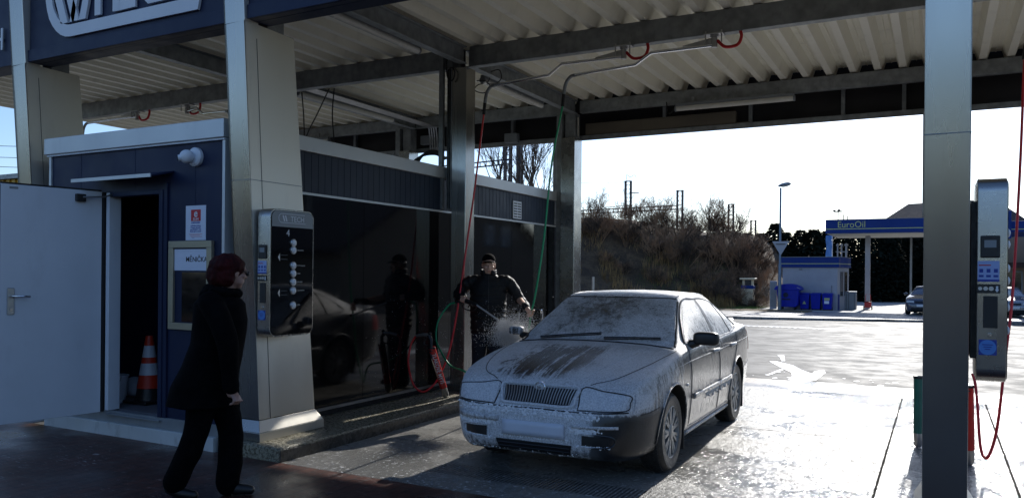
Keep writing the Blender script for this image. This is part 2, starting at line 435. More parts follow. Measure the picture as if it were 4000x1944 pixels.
ASPH = mat_asphalt()
xs = [-900, -200, -80, -40, -20, -10, 0, 10, 20, 40, 80, 200, 900]
ys = [-300, -60, -20, 0, 5, 10, 14, 18, 22, 26, 30, 34, 38, 45, 60, 100, 250, 1500]
mb = MB(); mb.v = [(x, y, g(y)) for y in ys for x in xs]
for j in range(len(ys)-1):
    for i in range(len(xs)-1):
        a = j*len(xs)+i; mb.f.append((a, a+1, a+1+len(xs), a+len(xs))); mb.m.append(0)
tag(mb.out('ground', ASPH), kind='structure')

def sheet(name, poly, mat, dz=.004, n=1):
    """flat sheet following the slope of the ground; poly = list of (x, y)"""
    mb = MB(); mb.add([(x, y, g(y)+dz) for x, y in poly], [tuple(range(len(poly)))])
    return tag(mb.out(name, mat), kind='structure')
BRK = mat_brick('red_clay_pavers', (.105, .036, .024), (.07, .027, .019), (.012, .011, .011), 4.6)
sheet('brick_paving', [(-40, -13.5), (30, -13.5), (30, -.003), (-40, -.003)], BRK)
sheet('wash_bay_floor', [(.0, 0), (14, 0), (14, 6.75), (.0, 6.75)], mat_bay())
sheet('wash_bay_floor', [(-14, 0), (-3.46, 0), (-3.46, 6.75), (-14, 6.75)], MAT['greyplinth'])
TANB = mat_brick('tan_pavers', (.22, .15, .095), (.18, .125, .085), (.06, .05, .045), 4.6)
sheet('paver_strip', [(-14, 6.753), (14, 6.753), (14, 7.75), (-14, 7.75)], TANB)
sheet('drain_slab', [(3.25, 7.0), (3.85, 7.0), (3.85, 7.72), (3.25, 7.72)], MAT['trim'], .009)
# spilled foam and water on the asphalt behind the bay
mf = M('drying_foam_film', (.85, .85, .84), .5, 0, .05, 4, .2, 30, .1)
sheet('foam_puddle', [(2.06,10.45),(2.2,10.51),(2.58,9.89),(2.8,9.3),(3.03,8.81),(3.02,9.2),(3.14,9.46),(3.21,9.05),(3.2,7.97),(3.05,7.6),(2.81,7.82),(2.8,8.31),(2.71,8.79),(2.4,9.52)], mf, .006)
sheet('foam_puddle', [(2.40,8.21),(2.46,8.19),(2.54,9.12),(2.48,9.26)], mf, .006); sheet('foam_puddle', [(1.95,11.9),(2.08,11.98),(2.31,10.67),(2.25,10.63),(2.07,11.52)], mf, .006)
rs_ = random.Random(4); mb = MB()
for i in range(34):                                     # small splashes and suds around the puddle
    a, x, y = rs_.uniform(0, 6.28), rs_.uniform(2.3, 3.3), rs_.uniform(7.8, 9.0); r = rs_.uniform(.010, .045)
    if i > 5: x, y = rs_.uniform(-.2, 4.3), rs_.uniform(7.8, 8.5)
    n_ = 9; mb.add([(x+r*(1+.5*rs_.random())*math.cos(6.28*k/n_+a)*.8, y+r*(1.3+rs_.random())*math.sin(6.28*k/n_+a), g(y)+.0065) for k in range(n_)], [tuple(range(n_))])
tag(mb.out('foam_puddle', mf), kind='structure')
# road edge line, dashed teeth along it, pavement with kerb, forecourt
WP = M('road_line_paint', (.72, .72, .70), .6, 0, .15, 5, .1, 60)
def stripy(name, x0, x1, y0, y1, mat, dz):
    mb = MB(); n = 12
    for i in range(n):
        a, c = lerp(x0, x1, i/n), lerp(x0, x1, (i+1)/n)
        mb.add([(a, y0, g(y0)+dz), (c, y0, g(y0)+dz), (c, y1, g(y1)+dz), (a, y1, g(y1)+dz)], [(0,1,2,3)])
    return tag(mb.out(name, mat), kind='structure')
stripy('road_marking', -14, 20, 24.45, 24.85, WP, .005)
mb = MB()
for i in range(120):
    x = -8 + i*.2; mb.add([(x, 24.05, g(24.05)+.005), (x+.1, 24.05, g(24.05)+.005), (x+.1, 24.36, g(24.36)+.005), (x, 24.36, g(24.36)+.005)], [(0,1,2,3)])
tag(mb.out('road_marking', WP), kind='structure')
def pz(y, d=.11): return g(y)+d
mb = MB(); F0 = [(-30, 24.0), (-2.7, 30.6), (4.3, 33.8), (30, 40.0)]
for (xa, ya), (xb, yb) in zip(F0, F0[1:]):
    mb.add([(xa, ya, pz(ya)), (xb, yb, pz(yb)), (xb, 41, pz(41)), (xa, 41, pz(41))], [(0,1,2,3)])
    mb.add([(xa, ya, pz(ya)-.3), (xb, yb, pz(yb)-.3), (xb, yb, pz(yb)), (xa, ya, pz(ya))], [(0,1,2,3)])
PAV = mat_brick('grey_pavement_blocks', (.34, .33, .31), (.29, .28, .27), (.10, .10, .10), 3.2)
tag(mb.out('pavement', PAV), kind='structure')
CON = M('forecourt_concrete', (.46, .45, .42), .7, 0, .15, .6, .15, 30, .1, dirt=.25, spec=.2)
mb = MB(); mb.box(-4.2, 40, 41.003, 70, -.8, -.335)
tag(mb.out('forecourt', CON, bevel=.02), kind='structure')
LAWN = mat_soil('patchy_lawn', (.085, .12, .025), (.13, .15, .04), 2.0)
mb = MB(); mb.box(-12, -4.203, 41.003, 52, -.8, -.31)
tag(mb.out('verge', LAWN), kind='structure')
mb = MB(); mb.box(-8, -1.2, 38.6, 40.997, -.8, -.30); tag(mb.out('verge', mat_soil('dry_verge', (.22, .15, .07), (.16, .12, .05), 2.5)), kind='structure')

# ------------------------------------------------------------------ wash island (kerb)
def mat_islandtop():
    mat, nt, b = new_mat('wet_pebbled_kerb_top'); G = N(nt); co = G.coord('World')
    fine = G.noise(co, 34, 4, .7, .4); big = G.noise(co, 1.6, 4)
    c = G.mix(G.ramp(fine, .4, .6), (.13, .115, .075), (.34, .31, .22)); c = G.mix(G.ramp(big, .4, .7, 0, .4), c, (.1, .09, .07))
    G.put(b.inputs['Base Color'], c); G.put(b.inputs['Roughness'], G.ramp(fine, .4, .6, .2, .45))
    G.put(b.inputs['Normal'], G.bump(fine, .8, .02)); return mat
ISL = mat_islandtop()
mb = MB(); mb.box(-.722, 0.0, .0, 7.05, -.2, .12)
tag(mb.out('kerb', [ISL], bevel=.012), kind='structure')
mb = MB(); mb.box(.001, .012, .0, 7.05, -.1, .1)
tag(mb.out('kerb', MAT['kerb'], bevel=.004), kind='structure')
# ------------------------------------------------------------------ wash canopy
canopy = thing('wash_canopy', 'long steel wash canopy with cream trapezoid roof sheets, galvanised beams and navy sign fascia', 'canopy', (0, 3.5, 0))
# roof deck: trapezoid profile along x, ribs along y
mb = MB(); prof = []; x = -9.6; per = .31; zb, zt = 4.425, 4.565
while x < 8.2:
    prof += [(x, zb), (x+.085, zb), (x+.135, zt), (x+.265, zt)]
    x += per
prof = [(a, c) for a, c in prof]
Y0, Y1 = -.03, 7.28
n = len(prof); mb.v = [(a, Y0, c) for a, c in prof] + [(a, Y1, c) for a, c in prof]
for i in range(n-1): mb.f.append((i, i+1, n+i+1, n+i)); mb.m.append(0)
# small stiffening grooves in the wide flats
k = 0
while k < n-1:
    a, c = prof[k]
    if c == zt and prof[k-1][1] == zb and k+1 < n:
        xm = (prof[k][0]+prof[k+1][0])/2
        mb.add([(xm-.012, Y0, zt-.001), (xm, Y0, zt-.010), (xm+.012, Y0, zt-.001), (xm-.012, Y1, zt-.001), (xm, Y1, zt-.010), (xm+.012, Y1, zt-.001)], [(0,1,4,3), (1,2,5,4)])
    k += 1
mb.out('roof_sheet', 'deck', canopy)
mb = MB(); mb.box(-9.6, 8.2, -.05, 7.32, 4.60, 4.63); mb.out('roof_cover', 'galv', canopy)

def ibeam_x(x0, x1, y, z0, z1, wd=.11):
    mb = MB()
    mb.box(x0, x1, y-wd/2, y+wd/2, z0, z0+.012); mb.box(x0, x1, y-wd/2, y+wd/2, z1-.012, z1); mb.box(x0, x1, y-wd/2-.002, y-wd/2+.008, z0+.002, z1-.002); mb.box(x0, x1, y+wd/2-.008, y+wd/2+.002, z0+.002, z1-.002)
    return mb
def beam(mb): return mb.out('roof_beam', 'galv', canopy, bevel=.004)
for x0, x1 in ((-9.4, -3.66), (-3.58, -.46), (-.34, 4.86), (4.98, 8.1)):
    beam(ibeam_x(x0, x1, 3.6, 4.165, 4.415)); beam(ibeam_x(x0, x1, 7.06, 4.215, 4.41, .1)); beam(ibeam_x(x0, x1, .32, 4.12, 4.41, .1))
for xc in (-3.60, -.42, 4.92):
    for y0, y1 in ((.40, 3.53), (3.67, 7.0)):
        mb = MB(); mb.box(xc-.055, xc+.055, y0, y1, 4.20, 4.212); mb.box(xc-.055, xc+.055, y0, y1, 4.404, 4.416); mb.box(xc-.006, xc+.006, y0, y1, 4.212, 4.404)
        beam(mb)
# columns
def lighten_flanks(o):
    """flanks take a paler steel; their brighter light is put into the colour"""
    o.data.materials.append(MAT['steel_lit_side'])
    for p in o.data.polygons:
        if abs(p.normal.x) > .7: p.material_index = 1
def raked_column(x0, x1, name='front_column'):
    def yf(z): return lerp(.150, -.085, z/3.9)
    def yb(z): return lerp(.86, .50, z/3.9)
    mb = MB(); zb_, zn, zt_ = .30, 3.72, 5.0
    # main raked shaft, stepped at the top where the fascia passes
    v = [(x0, yf(zb_), zb_), (x1, yf(zb_), zb_), (x1, yb(zb_), zb_), (x0, yb(zb_), zb_), (x0, yf(zn), zn), (x1, yf(zn), zn), (x1, yb(zn), zn), (x0, yb(zn), zn)]
    mb.hexa(v)
    v = [(x0, yf(zn), zn), (x1, yf(zn), zn), (x1, .085, zn), (x0, .085, zn), (x0, yf(zt_), zt_), (x1, yf(zt_), zt_), (x1, .085, zt_), (x0, .085, zt_)]
    mb.hexa(v)
    o = mb.out(name, 'steel', canopy, bevel=.006); lighten_flanks(o)
    # seams of the cladding
    for z in (2.38,):
        m2 = MB(); m2.box(x0-.002, x1+.002, yf(z)-.002, yb(z)+.002, z, z+.006); m2.out('panel_seam', 'greyplinth', o)
    m2 = MB(); m2.hexa([(x1, yf(.3)+.13, .3), (x1+.0025, yf(.3)+.13, .3), (x1+.0025, yf(.3)+.134, .3), (x1, yf(.3)+.134, .3),
                        (x1, yf(3.6)+.13, 3.6), (x1+.0025, yf(3.6)+.13, 3.6), (x1+.0025, yf(3.6)+.134, 3.6), (x1, yf(3.6)+.134, 3.6)]); m2.out('panel_seam', 'black', o)
    # flared foot
    m3 = MB(); e = .055
    def q(z, d): return [(x0-d, yf(z)-d, z), (x1+d, yf(z)-d, z), (x1+d, yb(z)+d, z), (x0-d, yb(z)+d, z)]
    lo, a, c = q(.121, e), q(.20, e), q(.298, .002)
    m3.hexa(lo+a); m3.hexa([(p[0], p[1], p[2]+.0005) for p in a]+c)
    lighten_flanks(m3.out('column_foot', 'steel', o, bevel=.004))
    return o
raked_column(-.60, -.37); raked_column(-3.73, -3.50); raked_column(4.76, 4.985)
for xc in (-.60, -3.73, 4.76):          # stub that carries the beam above the stepped column
    mb = MB(); mb.box(xc+.04, xc+.20, .22, .42, 3.70, 4.42); mb.out('column_stub', 'galv', canopy, bevel=.004)
def mid_column(x0, x1, y0=3.50, y1=3.72):
    mb = MB(); mb.box(x0, x1, y0, y1, .121, 4.16); o = mb.out('column', 'steel', canopy, bevel=.006)
    mb = MB(); mb.box(x0-.02, x1+.02, y0-.02, y1+.02, .1205, .2); mb.out('column_foot', 'steel', o, bevel=.004)
    mb = MB(); z0, z1 = 2.40, 4.41
    xa, xb = x0-.20, x0-.003
    mb.box(xa, xa+.06, y0+.0, y0+.05, z0, z1); mb.box(xb-.015, xb, y0+.0, y1, z0, z1); mb.box(xa+.06, xb-.015, y0+.12, y0+.135, z0, z1)
    for k in range(3): mb.box(xa+.085+k*.028, xa+.093+k*.028, y0+.06, y0+.12, z0, z1)
    mb.out('column_channel', 'galv', o, bevel=.003)
mid_column(-.56, -.355); 
def rear_column(x0, x1, lo=.121):
    mb = MB(); mb.box(x0, x1, 6.86, 7.16, lo, 3.80); o = mb.out('column', 'steel_blue', canopy, bevel=.006)
    mb = MB(); mb.box(x0+.03, x1-.03, 6.95, 7.14, 3.80, 4.21); mb.box(x0-.10, x0-.003, 6.90, 7.12, .2, 4.21); mb.box(x0-.16, x0-.12, 6.9, 6.96, 2.4, 3.8); mb.out('column_channel', 'galv', o, bevel=.003)
rear_column(-.60, -.36); rear_column(-3.85, -3.62); rear_column(4.80, 4.95)
# rear fascia: sheet, bottom rail, studs, beige cable duct
mb = MB(); mb.box(-9.6, 8.2, 7.36, 7.40, 3.84, 4.95); mb.out('rear_fascia', 'navy_in', canopy)
mb = MB(); mb.box(-9.6, 8.2, 7.22, 7.355, 3.82, 3.86); mb.box(-9.6, 8.2, 7.215, 7.225, 3.80, 3.88); mb.out('rear_fascia_rail', 'galv', canopy, bevel=.003)
for xx in (-8.0, -6.6, -5.2, -2.6, -1.72, 1.0, 2.33, 3.62, 4.4, 6.2, 7.5):
    mb = MB(); mb.box(xx-.025, xx+.025, 7.26, 7.34, 3.862, 4.40); mb.out('fascia_stud', 'galv', canopy)
mb = MB(); mb.box(-.33, 2.12, 7.23, 7.35, 3.885, 4.075); mb.out('cable_duct', 'duct', canopy, bevel=.006)
mb = MB(); mb.box(2.125, 2.33, 7.24, 7.34, 3.885, 3.90); mb.out('cable_duct', 'duct', canopy)
mb = MB(); mb.tube([(-.36, 7.0, 3.82), (-.36, 7.0, 4.14)], .018); mb.out('drain_rod', 'chrome', canopy)
for bx, bz in ((-1.79, 3.93), (-3.54, 4.02)):
    mb = MB(); mb.box(bx, bx+.24, 7.10, 7.22, bz-.09, bz+.07); mb.out('junction_box', 'grey', canopy, bevel=.008)

# front fascia pieces between the raked columns
def fascia(x0, x1):
    mb = MB(); mb.box(x0, x1, -.03, .06, 3.74, 5.1); mb.box(x0, x1, -.05, -.032, 3.74, 3.86); mb.box(x0, x1, .06, .20, 3.74, 3.76)
    return mb.out('sign_fascia', 'navy', canopy, bevel=.003)
fs = fascia(-3.496, -.604); fascia(-.366, 4.756); fascia(-9.2, -3.734); fascia(4.99, 8.2)
# raised white lettering: slanted double bar W + TEC(H) inside a frame rounded on the left
YS = -.06
def frame2d(out):
    d = 0 if out else .12
    zb2, zt2 = 3.905+d, 4.905-d; xr = -.86 - d*1.1; xl = -3.28 + d; r = (zt2-zb2)/2
    pts = [(xr-.10, zb2)]
    cx = xl + r
    for i in range(17):
        a = -math.pi/2 - math.pi*i/16
        pts.append((cx + r*math.cos(a)*.82, (zb2+zt2)/2 + r*math.sin(a)))
    pts.append((xr+.16, zt2)); return pts
po, pi_ = frame2d(True), frame2d(False)
mb = MB(); n = len(po)
for i in range(n):
    j = (i+1) % n
    if i == n-1:   # right slanted bar
        pass
    a, c, d, e = po[i], po[j], pi_[j], pi_[i]
    mb.hexa([(a[0], YS, a[1]), (c[0], YS, c[1]), (d[0], YS, d[1]), (e[0], YS, e[1]), (a[0], YS+.025, a[1]), (c[0], YS+.025, c[1]), (d[0], YS+.025, d[1]), (e[0], YS+.025, e[1])])
lg = mb.out('logo_frame', 'letter', fs, bevel=.002)
def bar(x0, z0, x1, z1, wd):
    mb = MB(); mb.hexa([(x0, YS, z0), (x0+wd, YS, z0), (x0+wd, YS+.025, z0), (x0, YS+.025, z0), (x1, YS, z1), (x1+wd, YS, z1), (x1+wd, YS+.025, z1), (x1, YS+.025, z1)])
    return mb
mb = MB()
for (a, b_) in ((-2.93, -3.20), (-2.75, -3.02)):
    mb.v += []; q = bar(a, 4.05, b_, 4.76, .11); mb.add(q.v, q.f)
q = bar(-2.64, 4.05, -2.44, 4.76, .10); mb.add(q.v, q.f); q = bar(-2.79, 4.05, -2.61, 4.76, .07); mb.add(q.v, q.f)
mb.out('letter', 'letter', fs)
mb = MB(); mb.box(-2.40, -2.31, YS, YS+.025, 4.055, 4.66); mb.box(-2.56, -2.14, YS, YS+.025, 4.66, 4.76); mb.out('letter', 'letter', fs, bevel=.003)
mb = MB(); mb.box(-2.13, -2.03, YS, YS+.025, 4.055, 4.76); mb.box(-2.03, -1.80, YS, YS+.025, 4.055, 4.15); mb.box(-2.03, -1.84, YS, YS+.025, 4.36, 4.45); mb.box(-2.03, -1.80, YS, YS+.025, 4.66, 4.76); mb.out('letter', 'letter', fs, bevel=.003)
mb = MB(); P = [(-1.36, 4.055), (-1.62, 4.055), (-1.70, 4.12), (-1.70, 4.69), (-1.62, 4.76), (-1.36, 4.76), (-1.36, 4.66), (-1.58, 4.66), (-1.60, 4.64), (-1.60, 4.17), (-1.58, 4.15), (-1.36, 4.15)]
mb.prism(P, 1, YS, YS+.025); mb.out('letter', 'letter', fs)
mb = MB(); mb.box(-1.29, -1.19, YS, YS+.025, 4.055, 4.76); mb.box(-1.02, -.93, YS, YS+.025, 4.055, 4.76); mb.box(-1.19, -1.02, YS, YS+.025, 4.36, 4.45); mb.out('letter', 'letter', fs)
text('letter', 'CH', .34, 'letter', canopy, (-4.16, -.052, 3.92), (1,0,0), (0,0,1), .004)

# ------------------------------------------------------------------ equipment building
bld = thing('equipment_building', 'low navy equipment building with open white door, pale parapet and black glass side panels', 'building', (-2, 3.5, 0))
WX = -.722                                   # wash-bay side
mb = MB(); mb.box(-3.24, -.78, -.006, 7.0, -.2, .128); mb.out('plinth', 'base', bld, bevel=.006)
mb = MB(); mb.box(-3.24, -.735, .028, .065, .1285, .235); mb.box(-2.27, -1.50, -.002, .027, .20, .215); mb.out('plinth_sill', 'greyplinth', bld, bevel=.003)
# front wall around the door opening, x -2.30..-1.50, z .235..2.35, vertical sheet seams
DX0, DX1, DZ1 = -2.31, -1.50, 2.345
def wall_front():
    mb = MB(); y0, y1 = .05, .13
    for a, c, z0, z1 in ((-3.22, DX0, .236, 2.76), (DX1, -.74, .236, 2.76), (DX0, DX1, DZ1, 2.76)): mb.box(a, c, y0, y1, z0, z1)
    for xx in (-2.75, -1.93, -1.1):
        if xx < DX0 or xx > DX1: mb.box(xx-.004, xx+.004, y0-.002, y0, .24, 2.755)
        else: mb.box(xx-.004, xx+.004, y0-.002, y0, 2.36, 2.755)
    return mb.out('front_wall', 'navy', bld)
fw = wall_front()
mb = MB(); mb.box(-3.255, -3.222, .035, .16, .236, 2.76); mb.out('corner_trim', 'trim', bld); mb = MB(); mb.box(-.738, -.705, .034, .16, .236, 2.76); mb.out('corner_trim', 'trim', bld)
mb = MB(); mb.box(-3.29, -.69, .0, .10, 2.77, 2.935); mb.out('parapet', 'trim', bld, bevel=.006)
mb = MB(); mb.box(-3.27, -.70, .02, .09, 2.752, 2.768); mb.out('parapet_drip', 'white', bld)
mb = MB(); mb.box(-.80, -.69, .101, 6.98, 2.79, 2.935); mb.out('parapet', 'trim', bld, bevel=.006)
mb = MB(); mb.box(-3.22, -.81, .101, 6.98, 2.70, 2.76); mb.out('flat_roof', 'greyplinth', bld)
mb = MB(); mb.box(-3.22, -3.15, .14, 6.98, .13, 2.70); mb.box(-3.149, -.81, 6.9, 6.98, .13, 2.70); mb.out('rear_wall', 'navy', bld)
mb = MB(); mb.box(-3.1, -.84, .14, 6.88, .20, .232); mb.out('floor', 'interior', bld)
# bay side: ribbed cladding strip, white rail, black glass, lower rail
mb = MB(); mb.box(-.80, WX-.012, .14, 6.98, 2.385, 2.79); k = .16
while k < 6.9: mb.box(WX-.012, WX-.008, k, k+.092, 2.387, 2.788); k += .1
mb.out('cladding_strip', 'navyclad' if 'navyclad' in MAT else 'navy', bld)
mb = MB(); mb.box(WX-.03, WX+.012, .14, 6.98, 2.36, 2.383); mb.out('rail', 'trim', bld)
mb = MB(); mb.box(WX-.03, WX+.010, .5, 6.98, .175, .205); mb.out('rail', 'dull', bld)
for y0, y1 in ((.14, 1.98), (1.986, 3.72), (3.726, 5.40), (5.406, 6.98)):
    mb = MB(); mb.box(WX-.02, WX, y0, y1, .207, 2.358); mb.out('glass_panel', 'glassblk', bld)
mb = MB(); mb.box(-.80, WX-.03, .14, 6.98, .1285, 2.36); mb.out('side_wall', 'interior', bld)
mb = MB(); mb.box(WX-.012, WX-.006, .14, 6.98, .121, .174); mb.out('base_strip', 'rubber', bld)
# ventilation grille
gv = MB(); gv.box(WX-.004, WX+.008, 5.44, 5.71, 2.41, 2.67); go = gv.out('vent_grille', 'white', bld, bevel=.003)
for c_ in range(2):
    for r_ in range(6):
        m2 = MB(); m2.box(WX+.008, WX+.010, 5.46+c_*.125, 5.565+c_*.125, 2.43+r_*.039, 2.448+r_*.039); m2.out('louvre', 'black', go)
# door frame, awning, door leaf
mb = MB()
mb.box(DX0-.0, DX0+.05, .02, .145, .236, DZ1); mb.out('door_frame', 'white', bld, bevel=.003)
mb = MB(); mb.box(DX1-.05, DX1, .02, .145, .236, DZ1); mb.box(DX0+.05, DX1-.05, .02, .145, DZ1-.04, DZ1); mb.box(DX1, DX1+.05, .03, .049, .16, DZ1+.06); mb.out('door_frame', 'navy', bld, bevel=.003)
mb = MB(); mb.hexa([(-2.50, -.20, 2.435), (-1.38, -.20, 2.435), (-1.38, .047, 2.50), (-2.50, .047, 2.50), (-2.50, -.20, 2.450), (-1.38, -.20, 2.450), (-1.38, .047, 2.515), (-2.50, .047, 2.515)])
mb.out('door_awning', 'navy', bld); mb = MB(); mb.box(-2.51, -1.37, -.212, -.202, 2.43, 2.462); mb.out('awning_edge', 'trim', bld)
hx, hy = -2.345, .0; ang = rad(-99.0)        # door swings open towards the camera
dd = Vector((math.cos(ang), math.sin(ang), 0)); dn = Vector((-dd.y, dd.x, 0))
# leaf direction: from the hinge outwards, thickness along dn
def leafbox(mb, a0, a1, t0, t1, z0, z1):
    P = []
    for z in (z0, z1):
        for a, t in ((a0, t0), (a1, t0), (a1, t1), (a0, t1)):
            p = Vector((hx, hy, z)) + dd*a + dn*t; P.append(tuple(p))
    mb.hexa(P); return mb
LW = .885
door = leafbox(MB(), .0, LW, -.055, 0, .218, 2.355).out('door', 'white', bld, bevel=.003)
# visible leaf face (thickness side towards +x) carries dark rebate edges
leafbox(MB(), LW, LW+.012, -.05, -.005, .222, 2.35).out('door_edge', 'rubber', door)
leafbox(MB(), .0, LW, -.05, -.005, 2.356, 2.372).out('door_edge', 'rubber', door)
leafbox(MB(), -.05, -.004, -.045, .012, .222, 2.352).out('door_hinge_post', 'black', door)
fsgn = 1
f0, f1 = 0.0005, .012
leafbox(MB(), LW-.115, LW-.055, f0, f1, 1.19, 1.43).out('handle_plate', 'dull', door, bevel=.006)
P = [Vector((hx, hy, 1.355)) + dd*(LW-.085) + dn*.012, Vector((hx, hy, 1.355)) + dd*(LW-.085) + dn*.06, Vector((hx, hy, 1.355)) + dd*(LW-.10) + dn*.065, Vector((hx, hy, 1.352)) + dd*(LW-.225) + dn*.062]
MB().tube(P, .010, 8).out('handle', 'chrome', door, smooth=True)
leafbox(MB(), LW-.095, LW-.075, f1, f1+.012, 1.225, 1.245).out('lock_cylinder', 'chrome', door)
leafbox(MB(), LW-.14, LW-.07, f0, .003, 2.315, 2.335).out('maker_plate', 'greyplinth', door)
leafbox(MB(), .17, .255, f0, .045, 2.245, 2.315).out('door_closer', 'black', door, bevel=.004)
P = [Vector((hx, hy, 2.285)) + dd*.2 + dn*.045, Vector((hx, hy, 2.30)) + dd*.02 + dn*.10, Vector((-2.22, .03, 2.33))]
MB().tube(P, .009, 6).out('closer_arm', 'dull', door)

# ------------------------------------------------------------------ things on and in the building
sc = thing('security_camera', 'white turret security camera on navy wall above the open doorway', 'camera', (-1.12, .05, 2.62))
MB().lathe([(.0, .0), (.085, .0), (.085, -.03), (.07, -.045), (0, -.045)], 24, (-1.08, .049, 2.62), 1).out('base', 'white', sc, smooth=30)
MB().ball((-1.10, -.045, 2.615), .062, 20, 12).out('dome', 'white', sc, smooth=80)
MB().tube([(-1.10, -.06, 2.605), (-1.14, -.105, 2.598)], [.030, .028], 20).out('barrel', 'white', sc, smooth=50)
MB().tube([(-1.1405, -.1055, 2.598), (-1.145, -.110, 2.597)], .022, 20).out('lens', 'glassblk', sc, smooth=40)

ns = thing('notice_sheet', 'white printed notice with red square logo above the change machine', 'notice', (-1.085, .049, 1.87))
MB().box(-1.215, -.955, .0455, .049, 1.872, 2.185).out('paper', 'paper', ns)
MB().box(-1.145, -1.02, .0440, .0452, 2.045, 2.148).out('logo_square', 'redpaint', ns)
text('logo_letter', 'e', .10, 'whitepaint', ns, (-1.083, .0435, 2.083), (1,0,.12), (0,0,1), .0004, bold=.002)
text('print', 'ELAN', .030, 'whitepaint', ns, (-1.083, .0435, 2.053), (1,0,0), (0,0,1), .0004, shear=.15, bold=.0006)
text('print', 'CARWASH', .024, 'bluepaint', ns, (-1.085, .0448, 2.022), (1,0,0), (0,0,1), .0004, bold=.0006)
for i, s_ in enumerate(('používejte vhodnou', 'a šampon výhradně', 'samoobslužně v mytí', 'Mnoho jízd na kolech')):
    text('print', s_, .0165, 'bluepaint', ns, (-1.085, .0448, 1.998-i*.0175), (1,0,0), (0,0,1), .0004, bold=.0005)
for i in range(4): MB().box(-1.17+i*.012, -1.0-(i % 2)*.03-(i == 3)*.07, .0444, .0450, 1.925-i*.011, 1.928-i*.011).out('print', 'redpaint' if i < 3 else 'bluepaint', ns)

cm = thing('change_machine', 'framed coin change machine set in the navy wall under the notice', 'change machine', (-1.11, .05, 1.08))
x0, x1, z0, z1 = -1.405, -.845, 1.06, 1.865; fw_ = .062
for a, c, d, e in ((x0, x1, z1-fw_, z1), (x0, x1, z0, z0+fw_), (x0, x0+fw_, z0+fw_, z1-fw_), (x1-fw_, x1, z0+fw_, z1-fw_)):
    MB().box(a, c, .010, .048, d, e).out('frame', 'gold', cm, bevel=.004)
MB().box(x0+fw_, x1-fw_, .036, .048, z0+fw_, z1-fw_).out('front_panel', 'navy', cm)
MB().box(x0+fw_+.10, x1-fw_-.004, .030, .0355, z0+fw_+.01, z1-fw_-.22).out('display_window', 'glassblk', cm)
MB().box(x0+fw_+.002, x1-fw_-.002, .028, .0355, z1-fw_-.205, z1-fw_-.012).out('sign_plate', 'paper', cm)
text('lettering', 'MĚNIČKA', .062, 'blackpaint', cm, ((x0+x1)/2+.075, .0272, z1-fw_-.125), (1,0,0), (0,0,1), .0006, bold=.0007)

CX, CY = -2.37, .56
tc = thing('traffic_cone', 'orange traffic cone with two white bands just inside the doorway', 'cone', (CX, CY, .232))
def lathe_w(prof, c): return MB().lathe(prof, 28, c)
cz = .40
MB().box(CX-.18, CX+.18, CY-.18, CY+.18, .233, .265).out('base', 'black', tc, bevel=.01)
MB().lathe([(.135, .25), (.115, .38), (0.0, .38)], 24, (CX, CY, 0)).out('base', 'black', tc, smooth=40)
zs = [(.385, .52, 'cone'), (.52, .64, 'conewhite'), (.64, .70, 'cone'), (.70, .82, 'conewhite'), (.82, .92, 'cone')]
for a, c, mm in zs:
    R = lambda z: lerp(.118, .035, (z-.385)/.535)
    MB().lathe([(0, a), (R(a), a), (R(c), c), (0, c)], 28, (CX, CY, 0)).out('cone_body' if mm == 'cone' else 'reflective_band', mm, tc, smooth=40)
o = thing('bucket', 'white plastic bucket behind the left jamb of the doorway', 'bucket', (-2.64, .38, .232))
MB().lathe([(0, .234), (.085, .234), (.115, .50), (.122, .50), (.122, .515), (.105, .515), (.10, .30), (0, .30)], 24, (-2.64, .38, 0), cap=False).out('tub', 'white', o, smooth=40)
MB().tube([(-2.64+.12*math.cos(t), .38-.03-.09*math.sin(t)*.3, .51-.11*math.sin(t)) for t in [math.pi*i/12 for i in range(13)]], .004, 5).out('handle', 'dull', o)
mb = MB(); mb.ball((-2.84, .72, .33), (.15, .12, .11), 20, 12)
rr = random.Random(3); mb.v = [(a+.02*mnoise.noise((a*14, b*14, c*14)), b+.02*mnoise.noise((a*14+5, b*14, c*14)), max(.234, c+.03*mnoise.noise((a*9, b*9+7, c*9)))) for a, b, c in mb.v]
single(mb, 'plastic_sack', 'bag', 'crumpled white sack on the floor between bucket and cone', 'sack', (-2.84, .72, .234), smooth=60)
pu = thing('pump_unit', 'dark pump unit with pipes deep inside the equipment room', 'pump', (-2.1, 1.5, .232))
MB().box(-2.6, -1.7, 1.2, 1.8, .234, .9).out('cabinet', 'black', pu, bevel=.02)
MB().lathe([(0, 0), (.14, 0), (.14, .45), (0, .45)], 20, (-2.3, 1.5, .9)).out('motor', 'grey', pu, smooth=40)
for i in range(3): MB().tube(spline([(-2.0+i*.12, 1.3, .9), (-2.0+i*.12, 1.28, 1.4), (-1.9+i*.12, 1.5, 1.9), (-1.9+i*.12, 1.8, 2.6)]), .02, 8).out('pipe', 'dull', pu)
MB().box(-2.55, -2.1, 1.86, 1.9, 1.5, 2.0).out('control_box', 'grey', pu, bevel=.01)

